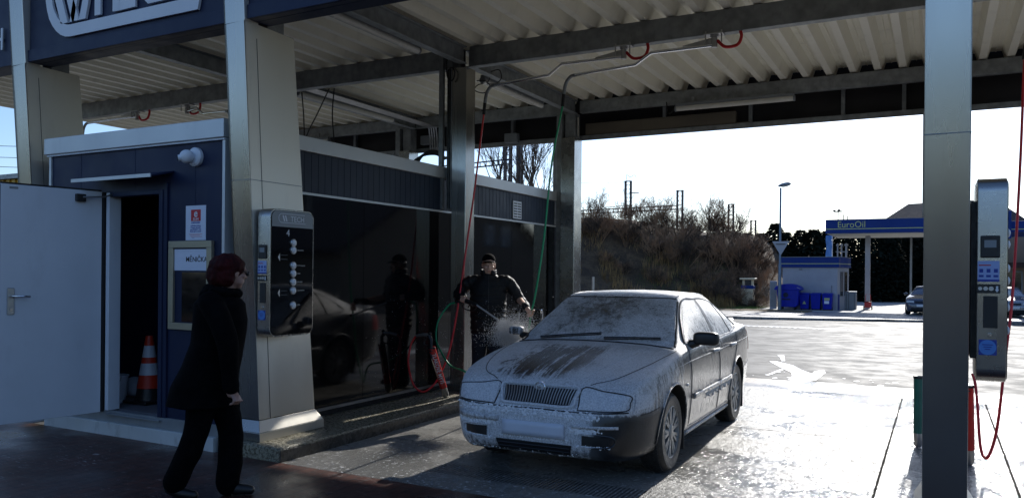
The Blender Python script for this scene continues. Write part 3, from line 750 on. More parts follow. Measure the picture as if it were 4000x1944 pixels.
# ------------------------------------------------------------------ payment terminals
def terminal():
    t = thing('payment_terminal', 'steel coin terminal with black glass face and white buttons facing the foam covered car', 'terminal', (-.36, .35, 1.03))
    x0, x1, y0, y1, z0, z1 = -.345, -.205, .075, .615, 1.03, 2.14; r = .075
    def rr_poly(d=0.0, n=8):
        P = []
        for cy_, cz_, a0 in ((y1-r, z1-r, 0), (y0+r, z1-r, 90), (y0+r, z0+r, 180), (y1-r, z0+r, 270)):
            for i in range(n+1):
                a = rad(a0+90*i/n); P.append((cy_+(r-d)*math.cos(a), cz_+(r-d)*math.sin(a)))
        return P
    MB().prism(rr_poly(), 0, x0, x1).out('housing', 'steel_blue', t, smooth=30, bevel=.004)
    MB().box(-.372, x0, .16, .5, 1.15, 2.02).out('wall_bracket', 'black', t)
    MB().prism(rr_poly(.014), 0, x1+.0005, x1+.005).out('face_panel', 'glassblk', t, smooth=30)
    # printed band with logo along the top of the face
    P = [p for p in rr_poly(.018) if p[1] > 2.0]; P = sorted(P, key=lambda p: -math.atan2(p[1]-1.98, p[0]-.345)); P = [(y0+.018, 1.985)] + P + [(y1-.018, 1.985)]
    MB().prism(P, 0, x1+.0052, x1+.0062).out('logo_band', 'bandgrey' if 'bandgrey' in MAT else 'greyplinth', t)
    xf = x1+.0066
    text('logo_letter', 'TECH', .068, 'letter', t, (xf, .40, 2.035), (0,1,0), (0,0,1), .0006, sx=1.0)
    for k, yy in enumerate((.215, .243)):
        MB().hexa([(xf-.0006, yy+.018, 2.035), (xf+.0004, yy+.018, 2.035), (xf+.0004, yy+.033, 2.035), (xf-.0006, yy+.033, 2.035), (xf-.0006, yy, 2.085), (xf+.0004, yy, 2.085), (xf+.0004, yy+.015, 2.085), (xf-.0006, yy+.015, 2.085)]).out('logo_letter', 'letter', t)
    fr = []
    for i in range(11):
        a = math.pi/2+math.pi*i/10; fr.append((xf, .205+.035*math.cos(a), 2.060+.038*math.sin(a)))
    MB().tube([(xf, .49, 2.098)]+fr+[(xf, .50, 2.022)], .003, 5).out('logo_frame', 'letter', t)
    text('digit', '4', .085, 'whitepaint', t, (x1+.0056, .285, 1.905), (0,1,0), (0,0,1), .0006, bold=-.0005)
    for z in (1.85, 1.785, 1.65, 1.58, 1.505, 1.43, 1.30):
        bt = MB().lathe([(0, 0), (.036, 0), (.036, .010), (.031, .016), (0, .016)], 20, (x1+.005, .345, z), 0).out('button', 'dull', t, smooth=30)
        MB().ball((x1+.019, .345, z), (.014, .025, .025), 14, 8).out('button_cap', 'whitepaint', bt, smooth=80)
    for z, s_ in ((1.785, 'PREDMYTI'), (1.65, 'MYTI PENOU'), (1.58, 'VOSK'), (1.505, 'OPLACH'), (1.43, 'LESK SUSENI'), (1.30, 'STOP')):
        text('print', s_, .017, 'dull', t, (x1+.0056, .40, z-.006), (0,1,0), (0,0,1), .0004, 'LEFT')
    for z in (1.72, 1.41):
        MB().prism([(.165, z), (.19, z+.035), (.19, z-.035)], 0, x1+.0052, x1+.0058).out('arrow', 'dull', t)
        for q in range(2): MB().box(x1+.0052, x1+.0056, .20, .28, z-.018+q*.036, z-.016+q*.036).out('print', 'greyplinth', t)
    # narrow side towards the drive: card reader, label, coin slot, coin tray, lock, sticker
    ys = y0
    MB().box(-.330, -.238, ys-.012, ys-.001, 1.705, 1.825).out('card_reader', 'black', t, bevel=.008)
    MB().box(-.312, -.256, ys-.0135, ys-.0122, 1.76, 1.80).out('reader_screen', 'greyplinth', t)
    lb = MB().box(-.342, -.240, ys-.002, ys-.0005, 1.575, 1.688).out('label', 'paperblue', t)
    for i in range(3):
        MB().box(-.334+i*.034, -.316+i*.034, ys-.003, ys-.0022, 1.625, 1.645).out('pictogram', 'bluepaint', lb); MB().box(-.336+i*.034, -.314+i*.034, ys-.003, ys-.0022, 1.60, 1.612).out('print', 'bluepaint', lb)
    MB().box(-.336, -.28, ys-.003, ys-.0022, 1.662, 1.668).out('print', 'redpaint', lb); MB().box(-.342, -.240, ys-.003, ys-.0022, 1.576, 1.588).out('print', 'bluepaint', lb)
    cs_ = MB().box(-.345, -.236, ys-.004, ys-.0005, 1.513, 1.562).out('coin_slot', 'black', t)
    for i in range(3): MB().lathe([(0, 0), (.010+.001*i, 0), (.010+.001*i, -.002), (0, -.002)], 14, (-.330+i*.026, ys-.0042, 1.538), 1).out('coin_symbol', 'dull', cs_)
    MB().prism([(-.256, 1.552), (-.246, 1.552), (-.246, 1.534), (-.241, 1.534), (-.251, 1.518), (-.261, 1.534), (-.256, 1.534)], 1, ys-.006, ys-.0042).out('arrow', 'whitepaint', cs_)
    MB().box(-.315, -.247, ys-.004, ys-.0005, 1.325, 1.498).out('coin_tray', 'black', t, bevel=.002)
    MB().lathe([(0, 0), (.012, 0), (.010, -.008), (0, -.008)], 14, (-.283, ys-.0005, 1.288), 1).out('lock', 'chrome', t)
    sk = MB().box(-.335, -.250, ys-.002, ys-.0005, 1.178, 1.262).out('sticker', 'bluepaint', t)
    MB().lathe([(0, 0), (.041, 0), (.041, -.001), (0, -.001)], 24, (-.2925, ys-.0022, 1.22), 1).out('sticker_disc', 'sticker', sk)
    for i in range(3): MB().box(-.318+i*.006, -.268-i*.006, ys-.0045, ys-.0033, 1.232-i*.012, 1.237-i*.012).out('print', 'bluepaint', sk)
    return t
t1 = terminal()
dup(t1, (-.36+5.365, .35, 1.03), None, 'steel coin terminal seen edge-on at the right side of the near right column', 'payment terminals'); t1['group'] = 'payment terminals'

# ------------------------------------------------------------------ strip lights
def strip_light(loc, rz, L, label):
    t = thing('strip_light', label, 'lamp', loc, rz, 'unlit strip lights under the canopy')
    T = ROOT[t.name]
    def W(mb): mb.v = [tuple(T @ Vector(v)) for v in mb.v]; return mb
    W(MB().box(-L/2, L/2, -.035, .035, .0, .045)).out('batten', 'grey', t, bevel=.004)
    W(MB().tube([(-L/2+.01, 0, -.028), (L/2-.01, 0, -.028)], .040, 14)).out('cover', 'tubelamp', t, smooth=50)
    for s in (-1, 1): W(MB().tube([(s*(L/2-.012), 0, -.028), (s*(L/2+.012), 0, -.028)], .044, 14)).out('end_cap', 'grey', t, smooth=50)
    for s in (-1, 1): W(MB().box(s*L*.35-.02, s*L*.35+.02, -.01, .01, .045, .13)).out('hanger', 'galv', t)
strip_light((-.56, 1.75, 4.22), rad(90), 2.0, 'strip light along the near roof beam, in front of the middle column')
strip_light((-.56, 5.15, 4.20), rad(90), 1.8, 'strip light behind the middle column with loose black cables')
strip_light((2.15, 6.93, 4.15), 0, 1.72, 'strip light fixed lengthwise to the rear beam above the bright exit')
strip_light((-3.42, 4.95, 4.22), rad(90), 2.3, 'strip light over the equipment building roof beside the thin pipes')
strip_light((-6.4, 6.93, 4.15), 0, 1.7, 'strip light on the rear beam at the far left bay')
pp = thing('conduit_bundle', 'four thin grey pipes running under the roof above the equipment building', 'pipes', (-3.2, 5.2, 4.2))
for i in range(4): MB().tube([(-3.16+i*.05, 3.70, 4.19), (-3.22+i*.05, 6.9, 4.19), (-3.24+i*.05, 6.98, 4.0), (-3.24+i*.05, 6.99, 3.8)], .013, 7).out('pipe', 'dull', pp)

# ------------------------------------------------------------------ spray booms
def boom(piv, pts, label):
    t = thing('spray_boom', label, 'boom', piv, 0, 'swivelling wash booms under the canopy beam')
    x, y, z = piv
    br = MB(); br.box(x-.10, x+.10, y-.065, y+.065, 4.150, 4.164); br.out('clamp_plate', 'dull', t, bevel=.002)
    for dx in (-.085, .085):
        MB().tube([(x+dx, y-.04, 4.06), (x+dx, y-.04, 4.19)], .008, 6).out('bolt', 'dull', t)
    MB().lathe([(0, -.13), (.032, -.13), (.032, -.02), (.045, -.02), (.045, 0), (0, 0)], 18, (x, y, 4.15)).out('swivel', 'dull', t, smooth=35)
    d = (Vector(pts[1])-Vector(pts[0])); d.z = 0; d.normalize()
    a = Vector(pts[0])
    MB().hexa([tuple(a+Vector((0,-.006,.015))), tuple(a+Vector((0,.006,.015))), tuple(a+d*.34+Vector((0,.006,.02))), tuple(a+d*.34+Vector((0,-.006,.02))),
               tuple(a+Vector((0,-.006,.085))), tuple(a+Vector((0,.006,.085))), tuple(a+d*.34+Vector((0,.006,.03))), tuple(a+d*.34+Vector((0,-.006,.03)))]).out('gusset', 'dull', t)
    MB().tube(spline(pts, 6) if False else pts, .019, 10).out('arm', 'chrome', t, smooth=50)
    e, e0 = Vector(pts[-1]), Vector(pts[-2]); dd_ = (e-e0).normalized()
    cur = [e, e+dd_*.06+Vector((0,0,-.01)), e+dd_*.12+Vector((0,0,-.08)), e+dd_*.145+Vector((0,0,-.20))]
    MB().tube(spline(cur, 5), [.021]*16, 8).out('bend_spring', 'galv', t, smooth=50)
    MB().tube([e+dd_*.145+Vector((0,0,-.20)), e+dd_*.16+Vector((0,0,-.34))], .021, 8).out('hose_sleeve', 'rubber', t, smooth=50)
    lo = [Vector((x+.03, y, 4.09)), Vector((x+.12, y-.01, 4.01)), Vector((x+.24, y, 4.02)), Vector((x+.28, y+.01, 4.10)), Vector((x+.27, y+.02, 4.165))]
    MB().tube(spline(lo, 6), .017, 8).out('feed_hose', 'red', t, smooth=50)
    return e+dd_*.16+Vector((0,0,-.34))
e1 = boom((1.69, 3.55, 4.16), [(1.69, 3.55, 4.045), (.93, 3.53, 4.045), (.77, 3.52, 3.93), (.02, 3.56, 3.90)], 'left wash boom above the car carrying the red hose')
e2 = boom((2.71, 3.55, 4.16), [(2.71, 3.55, 4.045), (2.02, 3.52, 4.04), (1.84, 3.52, 3.93), (1.10, 3.54, 3.90)], 'right wash boom above the car carrying the green hose')
e3 = boom((-6.62, 3.55, 4.16), [(-6.62, 3.55, 4.08), (-7.0, 3.5, 4.07), (-7.8, 3.5, 4.06)], 'wash boom in the left bay swung to the left')
e4 = boom((-5.45, 3.55, 4.16), [(-5.45, 3.55, 4.06), (-5.1, 3.45, 4.05), (-4.8, 3.3, 3.92), (-4.1, 3.1, 3.86)], 'wash boom in the left bay swung towards the equipment building')
e5 = boom((7.0, 3.55, 4.16), [(7.0, 3.55, 4.045), (6.4, 3.5, 4.04), (6.2, 3.5, 3.93), (5.66, 3.5, 3.90)], 'wash boom of the bay at the right edge')

# ------------------------------------------------------------------ lance holders
def holder(base, topp, mat, label, txt=None):
    b0, b1 = Vector(base), Vector(topp); d = (b1-b0)
    t = thing('lance_holder', label, 'lance holder', base, 0, 'tubular lance holders on the wash islands')
    MB().tube([b0+d*.2, b1], .042, 20).out('tube', mat, t, smooth=50)
    MB().tube([b0, b0+d*.05, b0+d*.199], [.022, .039, .039], 18).out('foot', 'dull', t, smooth=50)
    MB().lathe([(.038, -.02), (.045, -.02), (.047, 0), (.045, .004), (.034, .004), (.034, -.05)], 20, b1, cap=False).out('rim', 'black', t, smooth=40)
    MB().lathe([(0, 0), (.033, 0)], 20, b1+Vector((0,0,-.03)), cap=False).out('mouth', 'black', t)
    if txt:
        yd = d.normalized(); n_ = (CAM-b0); n_.z = 0; n_.normalize(); n_ = Vector((.62, -.78, 0)).normalized()
        n_ = (n_-yd*n_.dot(yd)).normalized(); xd = -yd                       # lettering reads downwards
        up_ = n_.cross(xd)
        cu = text('lettering', txt, .070, 'whitepaint', t, b0+d*.60+n_*.0425-up_*.023, xd, up_, .0008, bold=.0008, sx=.80)
        me = cu.data
        bmx = bmesh.new(); bmx.from_mesh(me); cc_ = b0+d*.60-Vector(t.location)
        for kk_ in range(-5, 6):
            bmesh.ops.bisect_plane(bmx, geom=bmx.verts[:]+bmx.edges[:]+bmx.faces[:], plane_co=cc_+up_*(kk_*.006), plane_no=up_)
        bmx.to_mesh(me); bmx.free()
                                                          # wrap the letters round the tube
        inv = ROOT[t.name]; ax0 = b0-Vector(t.location)
        for v in me.vertices:
            p = v.co-ax0; h = p.dot(yd); q = p-yd*h; ang_ = q.dot(up_)/.0425; rr_ = .0430+max(0, min(.002, q.dot(n_)-.0415))
            v.co = ax0+yd*h+(n_*math.cos(ang_)+up_*math.sin(ang_))*rr_
    return t
holder((-.30, 3.02, .121), (-.36, 2.79, .73), 'redtube', 'red lance holder tube with white vertical lettering beside the black panel', 'TLAKOVÉ MYTÍ')
holder((4.68, 3.42, .008), (4.68, 3.40, .67), 'greentube', 'empty green lance holder tube left of the near right column')
holder((5.08, 2.86, .008), (5.06, 2.70, .70), 'redtube', 'red lance holder tube under the right terminal', None)
for bx, by, bz in ((4.68, 3.42, .06), (5.08, 2.86, .06), (-.30, 3.02, .17)):
    pass

# ------------------------------------------------------------------ hoses, lances, cables
def hose(pts, r, mat, name, label, cat, loc, group=None, n=8, k=8):
    return single(MB().tube(spline(pts, k), r, n), name, mat, label, cat, loc, group, smooth=60)
hose([e1, (-.29, 3.62, 2.67), (-.33, 3.47, 1.82), (-.34, 3.34, 1.24), (-.35, 3.16, .67), (-.40, 3.0, .35), (-.47, 2.9, .22), (-.53, 2.82, .20), (-.61, 2.77, .30), (-.66, 2.75, .53), (-.655, 2.78, .72), (-.62, 2.80, .815), (-.585, 2.80, .85)], .0115, 'red', 'pressure_hose', 'red pressure hose hanging from the boom and looping beside the black panel', 'hose', (-.3, 3.5, 2.5))
hose([e2, (.81, 3.53, 2.86), (.74, 3.49, 2.01), (.66, 3.44, 1.36), (.61, 3.42, 1.12), (.585, 3.42, .95), (.48, 3.35, .55), (.25, 3.2, .2), (.10, 3.05, .28), (-.02, 3.0, .44), (-.27, 3.05, .50), (-.47, 3.15, .65), (-.57, 3.2, .79), (-.57, 3.24, 1.0), (-.48, 3.32, 1.19), (-.385, 3.345, 1.235)], .0115, 'green', 'pressure_hose', 'green pressure hose running through the hands of the man in the cap', 'hose', (.5, 3.6, 2.0))
hose([e5, (5.46, 3.35, 2.5), (5.40, 3.15, 1.45), (5.345, 3.0, .95), (5.27, 2.62, .42), (5.21, 2.40, .22), (5.17, 2.40, .17), (5.14, 2.45, .26), (5.125, 2.6, .55), (5.11, 2.68, .72), (5.09, 2.70, .80)], .0115, 'red', 'pressure_hose', 'red pressure hose hanging in a long loop at the right edge', 'hose', (5.4, 3.2, 2.0))
def lance(name, label, grip, rear, trig, tip, barrel_r=.011, silver=True):
    t = thing('spray_lance', label, 'spray gun', tuple(grip))
    grip, rear, trig, tip = map(Vector, (grip, rear, trig, tip))
    MB().tube([rear, rear*.6+grip*.4, grip], [.016, .021, .021], 10).out('hand_grip', 'rubber', t, smooth=50)
    MB().tube([grip, grip*.5+trig*.5+Vector((0,0,.008)), trig], [.026, .030, .022], 10).out('gun_body', 'black', t, smooth=50)
    lo = [grip*.85+rear*.15+Vector((0,0,-.015)), grip*.8+rear*.2+Vector((0,0,-.08)), grip*.35+trig*.65+Vector((0,0,-.085)), trig+Vector((0,0,-.02))]
    MB().tube(spline(lo, 5), .0075, 7).out('trigger_guard', 'black', t, smooth=50)
    MB().tube([grip*.6+trig*.4+Vector((0,0,-.02)), grip*.75+trig*.25+Vector((0,0,-.065))], .008, 6).out('trigger', 'black', t)
    MB().tube([trig, trig*.35+tip*.65, tip*.93+trig*.07], barrel_r, 9).out('barrel', 'lampglass', t, smooth=50)
    MB().tube([tip*.93+trig*.07, tip], [.015, .017], 9).out('nozzle', 'black', t, smooth=50)
    return t
lance('held', 'spray gun with black grip and steel lance held over the bonnet by the man', (-.245, 3.34, 1.255), (-.385, 3.345, 1.235), (-.055, 3.30, 1.21), (.39, 3.10, 1.035))
t = thing('spray_lance', 'spray gun standing in the red lettered holder tube', 'spray gun', (-.37, 2.79, .80))
MB().tube([(-.36, 2.79, .60), (-.367, 2.785, .82), (-.40, 2.79, .865)], [.016, .022, .026], 10).out('gun_body', 'black', t, smooth=50)
MB().tube([(-.40, 2.79, .865), (-.47, 2.795, .872), (-.585, 2.80, .852)], [.024, .020, .017], 10).out('hand_grip', 'dull', t, smooth=50)
MB().tube(spline([(-.43, 2.79, .85), (-.47, 2.79, .77), (-.41, 2.79, .745), (-.375, 2.785, .78)], 5), .007, 6).out('trigger_guard', 'black', t, smooth=50)
MB().tube([(-.395, 2.788, .88), (-.375, 2.786, .895)], .02, 8).out('swivel', 'black', t)
MB().tube([(-.36, 2.79, .60), (-.31, 2.98, .16)], .009, 8).out('barrel', 'chrome', t)
def cable(pts, label, r=.009, n=6):
    single(MB().tube(spline(pts, 8), r, n), 'cable', 'rubber', label, 'cable', tuple(pts[0]), 'loose black cables', smooth=60)
cable([(-3.26, 3.72, 4.17), (-3.22, 3.72, 3.8), (-3.2, 3.72, 3.35), (-3.2, 3.75, 2.94)], 'black cable hanging straight beside the near column top')
cable([(-2.75, 3.72, 4.17), (-2.95, 3.72, 3.86), (-3.18, 3.72, 3.5), (-3.22, 3.72, 3.2)], 'black cable slanting down to the building roof')
cable([(-2.66, 3.72, 4.17), (-2.69, 3.72, 3.8), (-2.65, 3.72, 3.4), (-2.62, 3.75, 2.95)], 'black cable dropping to the building roof, right of the slanting one')
cable([(-.60, 3.47, 4.40), (-.63, 3.47, 4.2), (-.60, 3.46, 4.03), (-.53, 3.46, 4.0), (-.50, 3.46, 4.09), (-.55, 3.47, 4.16), (-.60, 3.47, 4.14)], 'black cable loop at the top of the middle column')
cable([(-.42, 4.2, 4.30), (-.50, 4.3, 4.16), (-.66, 4.3, 4.13), (-.70, 4.28, 4.06), (-.55, 4.25, 4.0), (-.42, 4.22, 4.04), (-.48, 4.2, 4.14), (-.62, 4.2, 4.16)], 'coiled black cable hanging from the strip light behind the middle column', .007)
cable([(-.40, 4.2, 4.26), (-.25, 4.15, 4.25), (-.22, 4.15, 4.14), (-.30, 4.15, 4.08), (-.46, 4.2, 4.10)], 'short black cable loop beside the beam behind the middle column', .007)
for i in range(3):
    cable([(-1.25-i*.05, 3.75-i*.05, 2.92), (-1.25-i*.05, 3.78, 3.08-i*.01), (-1.15-i*.03, 3.82, 3.19-i*.02), (-1.0, 3.8, 3.19-i*.02), (-.85, 3.76, 3.10-i*.01), (-.78, 3.72, 3.08)], ('outer', 'middle', 'inner')[i]+' black hose arching from the building roof to the middle column', .016, 8)
cable([(1.12, 6.98, 4.25), (1.16, 6.95, 4.10), (1.20, 6.93, 4.06), (1.27, 6.93, 4.14)], 'short black lead at the left end of the rear strip light')
# mat rack behind the man
mr = thing('mat_rack', 'low steel mat rack with shiny clamp bars behind the man', 'rack', (-.35, 5.2, .12))
for xx in (-.52, -.14): MB().box(xx-.015, xx+.015, 5.24, 5.27, .122, 1.06).out('post', 'dull', mr)
MB().box(-.54, -.12, 5.19, 5.24, .86, .93).out('clamp', 'chrome', mr, bevel=.01); MB().box(-.54, -.12, 5.19, 5.24, 1.03, 1.09).out('clamp', 'chrome', mr, bevel=.01)
MB().box(-.50, -.16, 5.245, 5.25, .2, .85).out('back_panel', 'greyplinth', mr)
ph = single(MB().tube([(-.30, 7.55, .0), (-.30, 7.55, 1.55)], .022, 10), 'marker_post', 'dull', 'slim steel post just behind the rear column', 'post', (-.30, 7.55, 0), smooth=50)
# ------------------------------------------------------------------ the foam covered car
def mat_foamcar(name, glass=False, amount=.5, base=None, side=False):
    """dark metallic paint (or glass) under a lumpy, half drained film of foam"""
    mat, nt, b = new_mat(name); G = N(nt); co = G.coord('Object')
    geo = G.node('ShaderNodeNewGeometry'); nx = G.xyz(geo.outputs['Normal']); X = G.xyz(co)
    lump = G.noise(co, 55, 5, .7, .6); mid = G.noise(co, 9, 5, .65, .8); big = G.noise(co, 1.6, 4, .6)
    drip = G.noise(G.coord('Object', (30, 30, 3.0)), 1.0, 5, .65, .3)
    upf = G.ramp(nx[2], .15, .8)                                  # horizontal panels keep the foam
    cover = G.math('ADD', G.math('MULTIPLY', mid, .55), G.math('MULTIPLY', big, .5))
    cover = G.math('ADD', cover, G.math('MULTIPLY', G.math('SUBTRACT', lump, .5), .35))
    cover = G.math('ADD', cover, G.math('MULTIPLY', upf, .12))
    vert = G.math('SUBTRACT', 1.0, upf)
    cover = G.math('ADD', cover, G.math('MULTIPLY', G.math('MULTIPLY', G.math('SUBTRACT', drip, .5), vert), 1.1))
    front = G.ramp(X[1], .55, .15)                                # nose is freshly foamed
    cover = G.math('ADD', cover, G.math('MULTIPLY', front, .22))
    if not glass:
        # rinsed streak down the bonnet, bare bumper corner, thin film along the flanks
        cx_ = G.math('ADD', G.math('MULTIPLY', X[1], .16), G.math('ADD', G.math('MULTIPLY', mid, .35), -.36))
        st = G.ramp(G.math('ABSOLUTE', G.math('SUBTRACT', X[0], cx_)), .10, .50, 1, 0)
        st = G.math('MULTIPLY', st, G.math('MULTIPLY', G.ramp(X[1], .12, .25), G.ramp(X[1], 1.2, .8)))
        run = G.noise(G.coord('Object', (16, 1.1, 1)), 1.0, 5, .7, .4); st = G.math('MULTIPLY', st, G.ramp(run, .34, .56, .15, 1.0))
        cover = G.math('SUBTRACT', cover, G.math('MULTIPLY', st, .50))
        corner = G.math('MULTIPLY', G.ramp(X[0], .42, .58), G.math('MULTIPLY', G.ramp(X[1], .85, .6), G.ramp(X[2], .58, .50)))
        cover = G.math('SUBTRACT', cover, G.math('MULTIPLY', corner, .9))
        cover = G.math('SUBTRACT', cover, G.math('MULTIPLY', G.ramp(X[1], .9, 1.4), G.math('MULTIPLY', vert, .33)))
        low = G.ramp(X[2], .36, .24)
        cover = G.math('SUBTRACT', cover, G.math('MULTIPLY', low, .25))
    if glass:
        cv = G.math('MULTIPLY', G.ramp(G.math('ABSOLUTE', G.math('ADD', X[0], .12)), .12, .55, 1, 0), G.ramp(X[2], .98, 1.12)); cover = G.math('SUBTRACT', cover, G.math('MULTIPLY', cv, .16))
    f0 = G.ramp(cover, .42-amount*.32, .84-amount*.32)
    gran = G.noise(co, 85, 5, .78, .5); f = G.math('MULTIPLY', f0, G.ramp(gran, .36, .60, .42, 1.0), True)
    bc = base or ((.02, .024, .022) if glass else (.105, .107, .110))
    if not glass: bc = G.mix(corner, G.mix(st, bc, (.035, .036, .038)), (.016, .016, .017))
    c = G.mix(G.math('MULTIPLY', f, .94), bc, (.84, .85, .87)); G.put(b.inputs['Base Color'], c)
    b.inputs['Metallic'].default_value = 0
    G.put(b.inputs['Roughness'], G.math('ADD', G.math('MULTIPLY', f, .34), .16))
    b.inputs['Specular IOR Level'].default_value = .6
    wet = G.noise(co, 95, 3, .7, .4)
    h = G.math('ADD', G.math('MULTIPLY', f, .75), G.math('ADD', G.math('MULTIPLY', wet, .35), G.math('MULTIPLY', drip, .5)))
    G.put(b.inputs['Normal'], G.bump(h, .55, .008)); return mat
MAT['foam'] = mat_foamcar('foamed_car_paint', False, .49); MAT['foamglass'] = mat_foamcar('foamed_window', True, .37)
MAT['foamglass_side'] = mat_foamcar('soapy_side_window', True, .36, (.05, .065, .075))
MAT['foamlamp'] = mat_foamcar('foamed_headlight', True, .74, (.26, .28, .32))
MAT['foamtrim'] = mat_foamcar('foamed_dark_trim', True, .30, (.02, .02, .022))
MAT['tyre'] = M('wet_tyre_rubber', (.028, .027, .026), .5, 0, .5, 22, .35, 70, .15)
MAT['rim'] = M('soapy_alloy_rim', (.25, .25, .245), .42, .35, .25, 10, .2, 60, .12)
MAT['arch'] = M('wheel_arch_liner', (.008, .008, .008), .8, 0, .2)

W_ = [(0,.52),(.03,.60),(.08,.68),(.15,.742),(.25,.79),(.4,.828),(.6,.852),(.9,.866),(1.5,.867),(2.5,.867),(3.4,.862),(3.9,.845),(4.2,.81),(4.35,.76),(4.45,.68),(4.507,.58)]
ZB = [(0,.30),(.03,.24),(.1,.205),(.3,.19),(1,.185),(3.6,.185),(4.2,.24),(4.4,.30),(4.507,.38)]
ZG = [(0,.50),(.02,.55),(.05,.585),(.09,.63),(.14,.70),(.2,.742),(.4,.80),(.8,.872),(1.2,.922),(1.6,.945),(2.5,.962),(3.4,.985),(4.0,1.0),(4.3,.985),(4.42,.92),(4.507,.70)]
ZL = [(0,.52),(.02,.57),(.05,.60),(.09,.655),(.14,.725),(.2,.775),(.4,.845),(.8,.925),(1.15,.985),(1.27,1.005),(1.4,1.085),(1.6,1.205),(1.8,1.31),(1.95,1.375),(2.1,1.41),(2.3,1.428),(2.6,1.432),(2.9,1.418),(3.2,1.375),(3.5,1.285),(3.8,1.165),(4.05,1.07),(4.2,1.05),(4.35,1.04),(4.42,.98),(4.507,.74)]
XJ = [(1.26,.765),(1.35,.745),(2.05,.575),(2.5,.565),(3.0,.56),(3.4,.575),(3.8,.61),(4.05,.64),(4.25,.66)]
ZJ = [(1.26,.965),(1.35,.985),(1.7,1.185),(1.95,1.325),(2.1,1.37),(2.5,1.388),(2.9,1.372),(3.2,1.325),(3.5,1.235),(3.8,1.13),(4.05,1.045),(4.25,1.03)]
def section(u):
    w, zb, zg, zl = tab(W_, u), tab(ZB, u), tab(ZG, u), tab(ZL, u); H = zg-zb
    P = [(0, zb), (w*.5, zb), (w-.11, zb+.005), (w-.045, zb+.06*min(1, H/.5)), (w-.012, zb+.33*H), (w, zb+.56*H), (w-.004, zb+.80*H), (w-.035, zg-.012)]
    cab = min(1, max(0, (u-1.22)/.16))*min(1, max(0, (4.30-u)/.18))
    xj, zj = tab(XJ, u), tab(ZJ, u)
    # bonnet / boot version
    hood = [(w-.075, lerp(zg, zl, .22)), (w*.80, lerp(zg, zl, .46)), (w*.66, lerp(zg, zl, .66)), (w*.50, lerp(zg, zl, .82)), (w*.26, lerp(zg, zl, .95)), (0, zl)]
    xh = w-.058; zh = zg+.015
    gm = (lerp(xh, xj, .5)+.018*min(1, max(0, (zj-zh)/.3)), lerp(zh, zj, .5))
    grn = [(xh, zh), gm, (xj+.004, zj-.01), (xj-.035, lerp(zj, zl, .38)+.004), (xj*.5, lerp(zj, zl, .86)), (0, zl)]
    return P + [(lerp(a[0], b_[0], cab), lerp(a[1], b_[1], cab)) for a, b_ in zip(hood, grn)]
def body_mesh():
    us = [0, .01, .02, .035, .05, .07, .09, .115, .14, .17, .2, .25, .3]
    u = .36
    while u < 4.3: us.append(u); u += .055
    us += [4.32, 4.36, 4.40, 4.43, 4.46, 4.485, 4.507]
    rows = []
    for u in us:
        P = [Vector((a, 0, c)) for a, c in section(u)]
        Q = []
        ext = [Vector((-P[1].x, 0, P[1].z))] + P + [Vector((-P[-2].x, 0, P[-2].z))]
        for i in range(1, len(ext)-2):
            a, b_, c, d = ext[i-1], ext[i], ext[i+1], ext[i+2]
            # centripetal-ish: limit tangents by the chord so that corners stay crisp
            L = (c-b_).length; m0 = (c-a)*.5; m1 = (d-b_)*.5
            if m0.length > L*.95: m0 *= L*.95/m0.length
            if m1.length > L*.95: m1 *= L*.95/m1.length
            for k in range(4):
                t = k/4; Q.append((2*t**3-3*t*t+1)*b_ + (t**3-2*t*t+t)*m0 + (-2*t**3+3*t*t)*c + (t**3-t*t)*m1)
        Q.append(P[-1])
        full = [(q.x, u, q.z) for q in Q] + [(-q.x, u, q.z) for q in reversed(Q[1:-1])]
        rows.append(full)
    mb = MB(); n = len(rows[0]); mb.v = [p for r in rows for p in r]
    for i in range(len(rows)-1):
        for j in range(n): mb.f.append((i*n+j, i*n+(j+1) % n, (i+1)*n+(j+1) % n, (i+1)*n+j))
    mb.f += [tuple(range(n)), tuple((len(rows)-1)*n+j for j in reversed(range(n)))]; mb.m = [0]*len(mb.f)
    return mb

CAR_LOC, CAR_RZ = (2.115, .49, 0.004), .018
car = thing('foamed_car', 'dark liftback car covered in white washing foam, parked under the wash canopy', 'car', CAR_LOC, CAR_RZ)
AX = (.870, 3.39); WR = .318
raw = body_mesh().out('raw', 'foam', None)
BV = BVHTree.FromPolygons([v.co.copy() for v in raw.data.vertices], [tuple(p.vertices) for p in raw.data.polygons])
cut = MB()
for ya in AX:
    for s in (-1, 1): cut.tube([(s*.50, ya, WR+.02), (s*1.1, ya, WR+.02)], .365, 40)
cutter = cut.out('cutter', 'foam', None)
md = raw.modifiers.new('arch', 'BOOLEAN'); md.operation = 'DIFFERENCE'; md.object = cutter; md.solver = 'EXACT'
me = bake(raw); bpy.data.objects.remove(cutter)
me.materials.append(MAT['arch'])
for p in me.polygons:
    c = p.center
    for ya in AX:
        rr_ = math.hypot(c.y-ya, c.z-WR-.02)
        if (rr_ < .36 and abs(c.x) < .6) or (abs(rr_-.365) < .004 and abs(c.x) < .835): p.material_index = 1
body = link('body', me, car, 38, 0, False)

